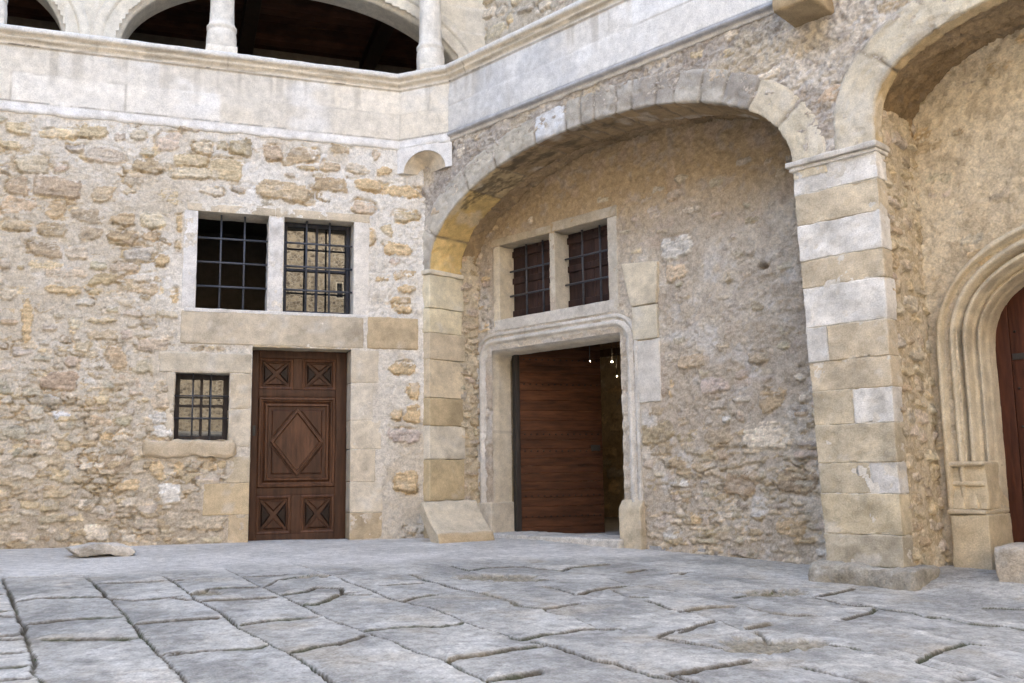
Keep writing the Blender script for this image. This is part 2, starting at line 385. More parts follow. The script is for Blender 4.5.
JNT= [[(-3.86,-2.33),(-3.61,-3.62),(-3.45,-4.37),(-3.33,-5.0),(-3.24,-5.47),(-3.18,-5.86),(-3.12,-6.02)],[(-3.27,-2.52),(-3.03,-3.72),(-2.88,-4.49),(-2.79,-5.0),(-2.69,-5.53),(-2.62,-5.88),(-2.52,-6.39)],[(-3.58,-3.71),(-3.48,-3.58),(-3.08,-3.63),(-3.03,-3.72)],[(-3.83,-2.45),(-3.27,-2.51)],[(-3.41,-4.53),(-3.22,-4.48),(-3.02,-4.46),(-2.88,-4.49)],[(-3.24,-5.03),(-2.92,-5.11),(-2.76,-5.14)],[(-3.63,-4.91),(-3.46,-4.94),(-3.33,-5.0)],[(-3.55,-5.31),(-3.4,-5.32),(-3.27,-5.34)],[(-3.44,-5.89),(-3.31,-5.91),(-3.18,-5.9)],[(-3.13,-2.96),(-2.78,-2.95),(-2.59,-2.95)],[(-3.03,-3.72),(-2.87,-3.85),(-2.59,-3.78)],[(-2.82,-4.72),(-2.69,-4.71),(-2.59,-4.68)],[(-2.67,-5.59),(-2.59,-5.56)],[(-3.76,-4.22),(-3.58,-4.21),(-3.47,-4.28)],[(-2.7,-2.74),(-2.6,-3.27),(-2.49,-3.97),(-2.36,-4.53),(-2.26,-5.09),(-2.18,-5.44),(-2.1,-5.71),(-2.03,-6.05),(-1.97,-6.4),(-1.91,-6.76)],[(-2.24,-2.32),(-2.14,-2.91),(-2.04,-3.53),(-1.95,-3.9),(-1.86,-4.35),(-1.77,-4.91),(-1.71,-5.18)],[(-1.7,-2.03),(-1.58,-2.52),(-1.48,-3.01),(-1.41,-3.44)],[(-2.65,-3.8),(-2.51,-3.96),(-2.49,-3.97)],[(-2.53,-3.68),(-2.4,-3.51),(-2.13,-3.5),(-2.04,-3.53)],[(-2.45,-4.02),(-2.21,-3.98),(-1.98,-3.96)],[(-2.64,-4.69),(-2.35,-4.67)],[(-2.26,-4.9),(-2.1,-4.8),(-1.82,-4.77)],[(-2.63,-5.61),(-2.49,-5.57),(-2.24,-5.58),(-2.17,-5.52)],[(-2.09,-5.72),(-1.92,-5.62),(-1.77,-5.55)],[(-1.94,-3.86),(-1.77,-3.79),(-1.69,-3.59),(-1.52,-3.69),(-1.55,-3.94),(-1.49,-3.92)],[(-1.85,-4.28),(-1.77,-4.31),(-1.61,-4.05),(-1.55,-3.94)],[(-2.12,-2.87),(-1.87,-2.83),(-1.8,-2.8)],[(-2.03,-3.49),(-1.91,-3.14),(-1.76,-3.03)],[(-1.45,-3.18),(-1.35,-3.79),(-1.29,-4.27),(-1.24,-4.43),(-1.14,-4.65),(-1.1,-4.87),(-1.06,-5.04),(-1.05,-5.19),(-1.01,-5.41),(-0.94,-5.69)],[(-1.73,-5.01),(-1.68,-5.27),(-1.64,-5.42),(-1.56,-5.64),(-1.52,-5.88),(-1.47,-6.0),(-1.42,-6.14),(-1.4,-6.37),(-1.36,-6.59),(-1.31,-6.85)],[(-1.24,-4.43),(-1.12,-4.28),(-0.98,-4.2)],[(-1.63,-5.29),(-1.48,-5.26),(-1.31,-5.26),(-1.22,-5.27),(-1.11,-5.23),(-1.06,-5.19)],[(-1.83,-5.6),(-1.74,-5.51),(-1.65,-5.42)],[(-1.42,-6.14),(-1.35,-6.08),(-1.23,-6.04),(-1.0,-5.97)],[(-1.34,-6.54),(-1.2,-6.52)],[(-0.89,-3.13),(-0.86,-3.51),(-0.79,-3.68),(-0.78,-3.83),(-0.73,-4.03),(-0.67,-4.17),(-0.59,-4.41),(-0.57,-4.72),(-0.56,-4.76)],[(-0.44,-2.67),(-0.39,-3.06),(-0.2,-2.87),(0.11,-2.88)],[(-1.55,-3.99),(-1.39,-4.04)],[(-1.17,-3.66),(-0.93,-3.64)],[(0.02,-2.88),(0.14,-2.91),(0.26,-3.11),(0.35,-3.22),(0.49,-3.08),(0.86,-3.0)],[(-0.2,-3.51),(-0.12,-3.69),(0.04,-3.69)],[(-0.12,-4.03),(-0.07,-4.18),(-0.06,-4.49),(0.16,-4.3),(0.3,-4.25),(0.44,-4.2)],[(0.52,-3.73),(0.5,-4.03),(0.56,-4.24),(0.63,-4.45),(0.67,-4.72)],[(0.28,-4.34),(0.22,-4.66),(0.34,-4.73)],[(-0.58,-4.6),(-0.59,-4.75),(-0.47,-4.93),(-0.49,-5.06),(-0.41,-5.27),(-0.41,-5.43),(-0.4,-5.57)],[(-0.47,-4.93),(-0.39,-4.92),(-0.2,-4.84)],[(-0.95,-5.69),(-0.91,-5.75),(-0.77,-5.68),(-0.63,-5.64),(-0.51,-5.58),(-0.41,-5.6)],[(-0.41,-5.6),(-0.32,-5.68),(-0.29,-5.8),(-0.23,-5.97),(-0.14,-6.14)],[(-0.23,-5.97),(-0.12,-5.85),(0.07,-5.77)],[(-1.06,-5.99),(-0.87,-5.95)],[(-0.88,-5.83),(-0.83,-6.01),(-0.78,-6.18),(-0.76,-6.35),(-0.69,-6.43),(-0.68,-6.57),(-0.65,-6.72),(-0.6,-6.78),(-0.56,-7.0)],[(-0.56,-6.71),(-0.44,-6.66)],[(0.29,-4.84),(0.26,-5.22),(0.33,-5.31)],[(0.82,-3.48),(1.03,-3.37)],[(1.13,-3.64),(1.27,-3.62)],[(-1.25,-6.54),(-1.1,-6.49)],[(1.17,-3.7),(1.26,-3.62)],[(1.27,-4.01),(1.33,-4.13)],[(1.37,-4.19),(1.4,-4.4),(1.41,-4.64),(1.42,-4.87),(1.44,-5.04),(1.58,-4.96),(1.71,-4.91),(1.97,-4.77)],[(1.41,-4.64),(1.14,-4.82),(0.9,-4.91)],[(0.66,-4.67),(0.7,-4.85),(0.75,-5.02),(0.79,-5.11),(0.77,-5.32),(0.8,-5.46),(0.89,-5.59),(0.96,-5.63)],[(0.33,-5.45),(0.35,-5.58),(0.31,-5.85)],[(-0.05,-5.87),(0.15,-5.72),(0.32,-5.63)],[(0.38,-5.87),(0.56,-5.79)],[(0.35,-5.98),(0.29,-6.21)],[(-0.18,-6.11),(-0.05,-6.29),(0.06,-6.39),(0.21,-6.41),(0.38,-6.35),(0.5,-6.39),(0.58,-6.53)],[(-0.53,-6.72),(-0.38,-6.63),(-0.23,-6.62),(-0.09,-6.59)],[(1.06,-5.83),(1.18,-5.78)],[(1.42,-5.07),(1.42,-5.3),(1.53,-5.38)],[(0.27,-5.3),(0.49,-5.2),(0.68,-5.22)],[(1.43,-5.35),(1.55,-5.46),(1.54,-5.59),(1.64,-5.73),(1.62,-5.85),(1.7,-5.88),(1.7,-5.97),(1.7,-6.09),(1.84,-6.2),(1.86,-6.26),(1.83,-6.36),(1.81,-6.49)],[(1.06,-5.83),(1.33,-5.69),(1.51,-5.55)],[(2.15,-5.57),(2.17,-5.72),(2.34,-5.81),(2.46,-5.92)],[(0.54,-6.47),(0.58,-6.64),(0.62,-6.76),(0.65,-6.84),(0.66,-6.94),(0.72,-7.09),(0.74,-7.27),(0.76,-7.43)],[(0.65,-6.84),(0.87,-6.71),(0.99,-6.66),(1.23,-6.56)],[(1.23,-6.31),(1.23,-6.41),(1.23,-6.56),(1.28,-6.64),(1.29,-6.8),(1.31,-6.94)],[(0.35,-7.27),(0.5,-7.2),(0.68,-7.13)]]

# ------------------------------------------------------------------ ground
def ground_z(x, y):
    x = np.asarray(x, float); y = np.asarray(y, float)
    d = np.maximum(-y, -0.5)
    z = -0.010 * (np.clip(x, -9, 6) + 1.5) - 0.030 * np.clip(d - 0.8, 0, 14)
    v = x * DR[0] + y * DR[1]; dep = x * NR[0] + y * NR[1]
    z = z + 0.10 * sst(-0.35, 0.7, dep) * sst(4.7, 5.5, v)
    return z


def seg_dist(X, Y, polylines, reach=0.35):
    """Distance from every grid point to the nearest joint, with the index of that joint."""
    D = np.full(X.shape, 9.0); I = np.zeros(X.shape); T = np.zeros(X.shape); G = np.ones(X.shape)
    xs, ys = X[0], Y[:, 0]
    for k, pl in enumerate(polylines):
        for (ax, ay), (bx, by) in zip(pl[:-1], pl[1:]):
            i0, i1 = np.searchsorted(xs, [min(ax, bx) - reach, max(ax, bx) + reach])
            j0, j1 = np.searchsorted(ys, [min(ay, by) - reach, max(ay, by) + reach])
            if i1 <= i0 or j1 <= j0: continue
            sx, sy = X[j0:j1, i0:i1] - ax, Y[j0:j1, i0:i1] - ay
            dx, dy = bx - ax, by - ay
            t = np.clip((sx * dx + sy * dy) / max(dx * dx + dy * dy, 1e-9), 0, 1)
            d = np.hypot(sx - t * dx, sy - t * dy)
            sub = D[j0:j1, i0:i1]; m = d < sub
            sub[m] = d[m]; G[j0:j1, i0:i1][m] = np.sign(sx * dy - sy * dx + 1e-12)[m]; I[j0:j1, i0:i1][m] = (np.sign(sx * dy - sy * dx) * (-math.copysign(.35 + .65 * abs(math.sin(k * 12.9898)), dx) if abs(dx) > .45 * math.hypot(dx, dy) else math.sin(k * 12.9898 + 1.3)))[m]; T[j0:j1, i0:i1][m] = abs(dx) / max(math.hypot(dx, dy), 1e-9)
    return D, I, T, G


def build_paving():
    xs = np.concatenate([axis(-16, -6, 0.25), axis(-6, -4.4, 0.05)[1:], axis(-4.4, 4.2, 0.0095)[1:], axis(4.2, 12, 0.2)[1:]])
    ys = np.concatenate([axis(-26, -9, 0.3), axis(-9, -6.9, 0.05)[1:], axis(-6.9, -2.2, 0.0095)[1:], axis(-2.2, -0.9, 0.02)[1:], axis(-0.9, 0.05, 0.03)[1:], axis(0.05, 3, 0.3)[1:]])
    X, Y = np.meshgrid(xs, ys)
    J = list(JNT)
    # joints of the flags to the left of, in front of and behind the surveyed patch
    for k in range(1, 8):
        x0 = -3.86 - 0.62 * k
        J.append([(x0, -2.4), (x0 + 0.74, -6.2), (x0 + 1.4, -9.5)])
    r = random.Random(3)
    for k in range(0, 12):
        x0 = -3.86 - 0.62 * k
        y = -2.5 - r.random() * 0.4
        while y > -9.5:
            s = -(y + 2.4) * 0.195
            J.append([(x0 - 0.62 + s, y - 0.02), (x0 + s, y)]); y -= r.uniform(0.5, 1.0)
    for k in range(14):
        x0 = -3.2 + 0.66 * k
        J.append([(x0, -6.75), (x0 + 0.3, -8.0), (x0 + 0.6, -9.6)])
        y = -7.0 - r.random() * 0.5
        while y > -9.5:
            J.append([(x0 + 0.05, y), (x0 + 0.72, y + r.uniform(-.06, .06))]); y -= r.uniform(0.5, 0.9)
    for k in range(8):
        J.append([(3.3 + r.uniform(-.1, .1) + k * .7, -5.0), (3.4 + k * .7, -6.3), (3.6 + k * .7, -7.5)])
        J.append([(2.9 + k * .7, -5.9 + r.uniform(-.2, .2)), (3.6 + k * .7, -5.9 + r.uniform(-.2, .2))])
    wx = 0.022 * fbm(X * 5, Y * 5, 3, 11) + 0.010 * fbm(X * 22, Y * 22, 2, 12)
    wy = 0.022 * fbm(X * 5, Y * 5, 3, 13) + 0.010 * fbm(X * 22, Y * 22, 2, 14)
    # warp the query by displacing distance (cheap): use noise on the groove width instead of on position
    D, I, T, G = seg_dist(X, Y, J)
    Ds = D.copy(); D = np.abs(G * D + np.clip(wx, -.03, .03) * 0.5)
    rough = fbm(X * 1.3, Y * 1.3, 3, 21)
    openn = sst(-0.7, 0.8, fbm(X * 1.7 + 5, Y * 1.7, 3, 22))             # joints open up in places, are mortared shut in others
    w = (0.0080 + 0.0055 * openn) * (1 + 0.75 * T ** 2)
    groove = sst(w * 1.35, w * 0.65, D)
    shoulder = np.exp(-(D / 0.05) ** 2)
    tilt = 0.006 * fbm(X * 1.1 + 3, Y * 1.1, 2, 23)
    near = sst(-2.0, -2.9, Y + 0.25 * fbm(X * 1.5, Y * 1.5, 3, 24) + 0.1 * (X > 0))     # 0 on the screed strip along the walls
    H = tilt + near * (0.003 * fbm(X * 5, Y * 5, 4, 25)) + (0.0008 + 0.0012 * near) * fbm(X * 21, Y * 21, 4, 26, .65)
    H = H + near * 0.0042 * I * np.exp(-(Ds / 0.16) ** 2)
    H = H - groove * (0.012 + 0.014 * openn) * (0.25 + 0.75 * near) - near * shoulder * 0.004 * openn
    # worn hollows where the stone has flaked away
    hollow = np.zeros_like(X)
    for (hx, hy, rx, ry) in [(0.16, -6.27, .22, .20), (0.38, -6.3, .16, .12), (1.37, -4.79, .22, .18), (1.18, -4.8, .14, .14), (-0.2, -3.5, .28, .2), (-0.42, -3.4, .2, .15), (-2.42, -3.7, .12, .1), (-1.6, -3.0, .14, .12)]:
        q = ((X - hx + 2 * wx) / rx) ** 2 + ((Y - hy + 2 * wy) / ry) ** 2
        hollow = np.maximum(hollow, sst(1.2, 0.45, q + 0.5 * fbm(X * 18, Y * 18, 3, 27)))
    H = H - 0.022 * hollow + hollow * 0.006 * fbm(X * 40, Y * 40, 2, 29)
    Z = ground_z(X, Y) + H
    # colours: blue-grey limestone flags, pale screed, earth and moss in the joints
    g = fbm(X * 2.2, Y * 2.2, 4, 31); g2 = fbm(X * 9, Y * 9, 4, 32); g3 = fbm(X * 30, Y * 30, 3, 33)
    flag = lerp((0.34, 0.33, 0.305), (0.50, 0.48, 0.435), sst(-.6, .7, g + 0.5 * g2))
    flag = lerp(flag, (0.43, 0.385, 0.315), 0.7 * sst(.25, .9, fbm(X * 3 + 9, Y * 3, 4, 34)))
    flag = flag * (0.98 + 0.12 * g3)[..., None]
    screed = lerp((0.53, 0.51, 0.475), (0.64, 0.615, 0.575), sst(-.5, .6, g)) * (1 + 0.06 * g2)[..., None]
    Cc = lerp(screed, flag, near)
    Cc = Cc * (1 + near * .15 * I * np.exp(-(Ds / .35) ** 2))[..., None]           # neighbouring slabs differ in tone
    Cc = lerp(Cc, (.60, .585, .55), .5 * near * sst(.3, .8, fbm(X * 3.3, Y * 3.3, 4, 41)))
    pits = sst(.55, .75, fbm(X * 38, Y * 38, 2, 35)) * near * 0.35
    Cc = lerp(Cc, (0.22, 0.20, 0.18), pits)
    earth = lerp((0.085, 0.068, 0.045), (0.05, 0.055, 0.024), sst(.0, .5, fbm(X * 4, Y * 4, 3, 36)))
    Cc = lerp(Cc, earth, np.clip(sst(w * 1.5, w * 0.9, D) * (0.9 + 0.1 * openn) * (0.15 + 0.85 * near), 0, 1))
    Cc = lerp(Cc, (0.27, 0.23, 0.16), 0.5 * shoulder * near * openn * sst(.2, .8, fbm(X * 2.5 + 6, Y * 2.5, 3, 43)))
    Cc = lerp(Cc, lerp((0.30, 0.26, 0.19), (0.20, 0.17, 0.11), sst(-.3, .4, g3)), 0.85 * hollow)
    P = np.stack([X, Y, Z], -1)
    o = grid_obj('courtyard_paving', P, np.clip(Cc, .01, .95), M_PAVE)
    o['kind'] = 'structure'
    return o


build_paving()

# ------------------------------------------------------------------ rubble walls
TONE = dict(b=(.435, .35, .235), B=(.37, .29, .20), t=(.52, .44, .33), y=(.55, .455, .305), o=(.53, .41, .255), g=(.46, .405, .315),
            G=(.405, .355, .28), w=(.60, .575, .53), W=(.66, .66, .67), c=(.60, .53, .43), p=(.49, .415, .365))


def fill_stones(r, taken, u0, u1, v0, v1, tries, size, dens, tones, excl):
    """Throws stones of falling size into the free space of a wall."""
    out = []; cell = 0.02
    nu, nv = int((u1 - u0) / cell) + 2, int((v1 - v0) / cell) + 2
    occ = np.zeros((nv, nu), bool)

    def rect(u, v, a, b, grow=1.0):
        i0, i1 = int((u - a * grow - u0) / cell), int((u + a * grow - u0) / cell) + 1
        j0, j1 = int((v - b * grow - v0) / cell), int((v + b * grow - v0) / cell) + 1
        return max(j0, 0), max(j1, 0), max(i0, 0), max(i1, 0)
    for (u, v, a, b, t) in taken:
        j0, j1, i0, i1 = rect(u, v, a, b, 1.02); occ[j0:j1, i0:i1] = True
    for (a0, a1, b0, b1) in excl:
        j0, j1, i0, i1 = rect((a0 + a1) / 2, (b0 + b1) / 2, (a1 - a0) / 2, (b1 - b0) / 2); occ[j0:j1, i0:i1] = True
    for k in range(tries):
        u, v = r.uniform(u0, u1), r.uniform(v0, v1)
        a, b = size(u, v, r, k / tries)
        if r.random() > dens(u, v): continue
        j0, j1, i0, i1 = rect(u, v, a, b)
        if occ[j0:j1, i0:i1].any(): continue
        occ[j0:j1, i0:i1] = True
        out.append((u, v, a, b, r.choice(tones)))
    return out


def rubble(us, vs, stones, seed, mortar, flat=(), mrough=(0.010, 0.005), relief=0.016, cover=0.0, ledge=0.012, crev=0.050, pack=None):
    """Height and colour of a rubble wall: irregular layered stones bedded in uneven mortar."""
    U, V = np.meshgrid(us, vs)
    wx = 0.022 * fbm(U * 9, V * 9, 3, seed) + 0.012 * fbm(U * 26, V * 26, 3, seed + 1)
    wz = 0.018 * fbm(U * 9, V * 9, 3, seed + 2) + 0.011 * fbm(U * 24, V * 30, 3, seed + 3)
    n1 = fbm(U * 5, V * 5, 4, seed + 4); n2 = fbm(U * 24, V * 24, 3, seed + 5); n3 = fbm(U * 60, V * 60, 2, seed + 8)
    Hm = mrough[0] * n1 + mrough[1] * n2 + 0.0022 * n3 + cover + ledge * (flake(U, V, 3.6, 8.0, seed + 40) - .5) * sst(-.6, .4, fbm(U * 2, V * 2, 3, seed + 44))
    Q = np.full(U.shape, 9.0)
    Hs = np.full(U.shape, -0.06); Cs = np.zeros(U.shape + (3,)); r = random.Random(seed)
    lay = fbm(U * 7, V * 42, 3, seed + 6); lay2 = fbm(U * 28, V * 60, 3, seed + 7)
    if pack:                                                                       # small chinking stones filling the bed
        for (su, sv, mean, spread, tones, sd) in pack:
            E, A, B, DX, DY = cells(U + wx * .9, V + wz * .8, su, sv, sd)
            ht = (A - .5) * 2 * spread + mean(U, V)
            h = -.035 + (.035 + ht) * sst(.03, .26, E) - .010 * DY + .008 * (B - .5) * DX * 2 + lay * .005 + lay2 * .004
            tn = np.array([TONE[t] for t in tones])[(B * len(tones)).astype(int) % len(tones)] * (.95 + .25 * ((A * 7.3) % 1))[..., None]
            c = tn * (1 + .18 * lay + .18 * lay2 + .14 * n3)[..., None]
            mm = h > Hs; Hs[mm] = h[mm]; Cs[mm] = c[mm]; Q = np.minimum(Q, np.where(ht > -.006, 1.14 - E * .9, 9))
    for (cu, cv, a, b, tone) in stones:
        a *= 1.06; b *= 1.08
        m = 1.35
        i0, i1 = np.searchsorted(us, [cu - a * m - .03, cu + a * m + .03]); j0, j1 = np.searchsorted(vs, [cv - b * m - .03, cv + b * m + .03])
        if i1 - i0 < 2 or j1 - j0 < 2: continue
        sl = (slice(j0, j1), slice(i0, i1))
        ang = r.uniform(-.09, .09); ca, sa = math.cos(ang), math.sin(ang)
        k = min(1.0, b / 0.045)
        x = U[sl] - cu + wx[sl] * k; z = V[sl] - cv + wz[sl] * k
        x, z = ca * x + sa * z, -sa * x + ca * z
        sk = r.uniform(-.25, .25); x = x + sk * z
        bb = b * (1 + r.uniform(-.25, .25) * x / a)
        p = r.uniform(2.6, 5.5)
        q = (np.abs(x / a) ** p + np.abs(z / np.maximum(bb, b * .5)) ** p) ** (1 / p)
        ht = relief * r.uniform(0.35, 1.35)
        h = -0.04 + (0.04 + ht) * sst(1.08, 0.84, q) - 0.65 * ht * np.clip(z / b, -1, 1) + lay[sl] * 0.006 * min(1, b / .05) + lay2[sl] * 0.0035
        base = np.array(TONE[tone]) * r.uniform(0.95, 1.22)
        if tone in 'bgtBG': base = base * np.array([1 + r.uniform(-.04, .04), 1, 1 + r.uniform(-.06, .10)])
        c = base * (1 + 0.22 * lay[sl] + 0.20 * lay2[sl] + 0.16 * n3[sl])[..., None]
        qs = Q[sl]; np.minimum(qs, q, out=qs)
        sub = Hs[sl]; mm = h > sub
        sub[mm] = h[mm]; Cs[sl][mm] = c[mm]
    opn = sst(-.1, .6, fbm(U * 4 + 7, V * 4, 3, seed + 50))                   # mortar has fallen out round some stones
    Hm = Hm - crev * opn * np.exp(-((Q - 1.07) / .12) ** 2)
    mask = sst(-0.0015, 0.0015, Hs - Hm)
    # thin smears of mortar left on the faces
    smear = sst(.25, .75, fbm(U * 9 + 3, V * 9, 4, seed + 9)) * 0.55
    H = np.maximum(Hm, Hs)
    H = H + 0.0015 * n3 * mask
    Cm = mortar(U, V) * (1 + 0.07 * n2 + 0.05 * n3)[..., None]
    Cc = lerp(Cm, Cs, mask * (1 - smear * 0.6))
    for (a0, a1, b0, b1) in flat:
        f = sst(-.03, .0, U - a0) * sst(-.03, .0, a1 - U) * sst(-.03, .0, V - b0) * sst(-.03, .0, b1 - V)
        H = H * (1 - f) + (0.005 * n1 + 0.004 * n2 + 0.003) * f; Cc = lerp(Cc, Cm, f)
    return U, V, H, np.clip(Cc, .02, .9)


def keep_cells(us, vs, holes):
    cu = (us[:-1] + us[1:]) / 2; cv = (vs[:-1] + vs[1:]) / 2
    CU, CV = np.meshgrid(cu, cv); k = np.ones(CU.shape, bool)
    for (a, b, c, d) in holes: k &= ~((CU > a) & (CU < b) & (CV > c) & (CV < d))
    return k, CU, CV


# ------------------------------------------------------------------ LEFT WING
WING = thing('castle_wing', 'pale rubble wing on the left with a small panelled door and an arcaded upper gallery', 'building', (-2.5, 0, 0))
W1 = (-2.516, -1.767, 2.495, 3.570)
W2 = (-1.600, -0.820, 2.495, 3.570)
W3 = (-2.695, -2.140, 1.085, 1.80)
D1 = (-1.911, -0.840, -0.2, 2.095)
dressed = [(-2.66, -0.66, 2.11, 3.64), (-2.90, -1.90, 1.74, 2.02), (-2.14, -1.90, 0.28, 1.76), (-2.39, -1.93, 0.30, 0.63), (-2.14, -1.90, -.1, .3),
           (-0.86, -0.46, -.1, 2.1), (-0.67, -0.06, 2.105, 2.485)]


def mortar_left(U, V):
    n = fbm(U * 1.1 + 2, V * 1.1, 4, 301); m = fbm(U * 4, V * 4, 4, 302)
    warm = np.array((.565, .505, .415)); pale = np.array((.715, .68, .62)); earth = np.array((.44, .37, .28))
    t = np.clip(0.45 + 0.22 * (U + 2.2) + 0.16 * (V - 2.2) + 0.5 * n, 0, 1)
    c = lerp(warm, pale, t)
    low = sst(1.1, 0.1, V + 0.4 * n) * sst(-.6, -1.9, U)
    c = lerp(c, earth, 0.75 * low)
    c = lerp(c, (.73, .70, .66), 0.4 * sst(.25, .7, m) * sst(1.6, 2.6, V))
    c = lerp(c, (.53, .455, .35), 0.45 * sst(.35, .8, fbm(U * 3 + 8, V * 3, 4, 303)))
    return c


def left_wall():
    us = np.concatenate([axis(-12, -5.2, 0.06), axis(-5.2, 0.06, 0.0125, [W1[0], W1[1], W2[0], W2[1], W3[0], W3[1], D1[0], D1[1], 0.0])[1:]])
    vs = axis(-0.3, 4.52, 0.0125, [W1[2], W1[3], W3[2], W3[3], D1[3]])
    r = random.Random(5)

    def size(u, v, r, t):
        if v < 2.0 and u < -2.4:
            a = r.uniform(.03, .12) * (1.3 - .8 * t); return a, a * r.uniform(.25, .8)
        a = r.uniform(.04, .15) * (1.2 - .6 * t); return a, a * r.uniform(.25, .6)

    def dens(u, v):
        if u > -0.62: return .05
        if v > 2.6: return .12
        if v > 1.9: return .45
        return 1.0 if u < -2.2 else .8
    st = list(LST)
    st += fill_stones(r, st, -12, -0.05, -.2, 4.5, 9000, size, dens, 'bbggtttgyc', dressed + [W1, W2, W3, D1])
    U, V, H, Cc = rubble(us, vs, st, 401, mortar_left, dressed, relief=.017, pack=[
        (.135, .072, lambda u, v: -.016 + .024 * sst(2.3, 1.3, v + .3 * fbm(u * 1.5, v * 1.5, 3, 77)) * sst(-.9, -2.2, u) * sst(-.2, .5, v) - .03 * sst(2.4, 2.9, v) - .02 * sst(-1.0, -.5, u), .020, 'tgbtcgyb', 90),
        (.24, .115, lambda u, v: -.038 + .018 * sst(1.9, 2.5, v) * sst(-.6, -1.2, u), .018, 'tbgtyb', 95)])
    keep, _, _ = keep_cells(us, vs, [W1, W2, W3, D1])
    H[:, -3:] = 0.0
    grid_obj('wall', FL.p(U, V, H), Cc, M_RUB, WING, keep)


left_wall()

CREAM = (.66, .59, .475); TAN = (.50, .405, .275); WHITE = (.70, .68, .655); GREY = (.47, .425, .35); YEL = (.60, .49, .32)


def iron_grille(name, fr, rect, h, nv, nh, parent, rad=0.0115, rail=()):
    a, b, c, d = rect; mb = MB(); col = (.055, .06, .075)
    for i in range(1, nv + 1):
        u = a + (b - a) * i / (nv + 1)
        rod(mb, fr.p(u, c - .02, h), fr.p(u, d + .02, h), rad, col)
    for j in range(1, nh + 1):
        v = c + (d - c) * j / (nh + 1)
        rod(mb, fr.p(a - .02, v, h + .006), fr.p(b + .02, v, h + .006), rad, col)
    return mb.build(name, M_IRON, parent)


def casement(fr, rect, h, parent, muntins_u, muntins_v, col=(.03, .026, .026), wid=0.045):
    """Wooden casement: one mesh for the bars, one for the panes."""
    a, b, c, d = rect; mb = MB()
    plain(mb, fr, a, a + wid, c, d, h - .03, h + .02, col); plain(mb, fr, b - wid, b, c, d, h - .03, h + .02, col)
    plain(mb, fr, a + wid, b - wid, c, c + wid, h - .03, h + .018, col); plain(mb, fr, a + wid, b - wid, d - wid, d, h - .03, h + .018, col)
    for u in muntins_u: plain(mb, fr, u - .014, u + .014, c + wid, d - wid, h - .02, h + .014, col)
    for v in muntins_v: plain(mb, fr, a + wid, b - wid, v - .014, v + .014, h - .02, h + .011, col)
    o = mb.build('casement', M_WOOD, parent)
    g = MB(); plain(g, fr, a + .01, b - .01, c + .01, d - .01, h - .012, h - .004)
    g.build('pane', M_GLASS, parent)
    return o


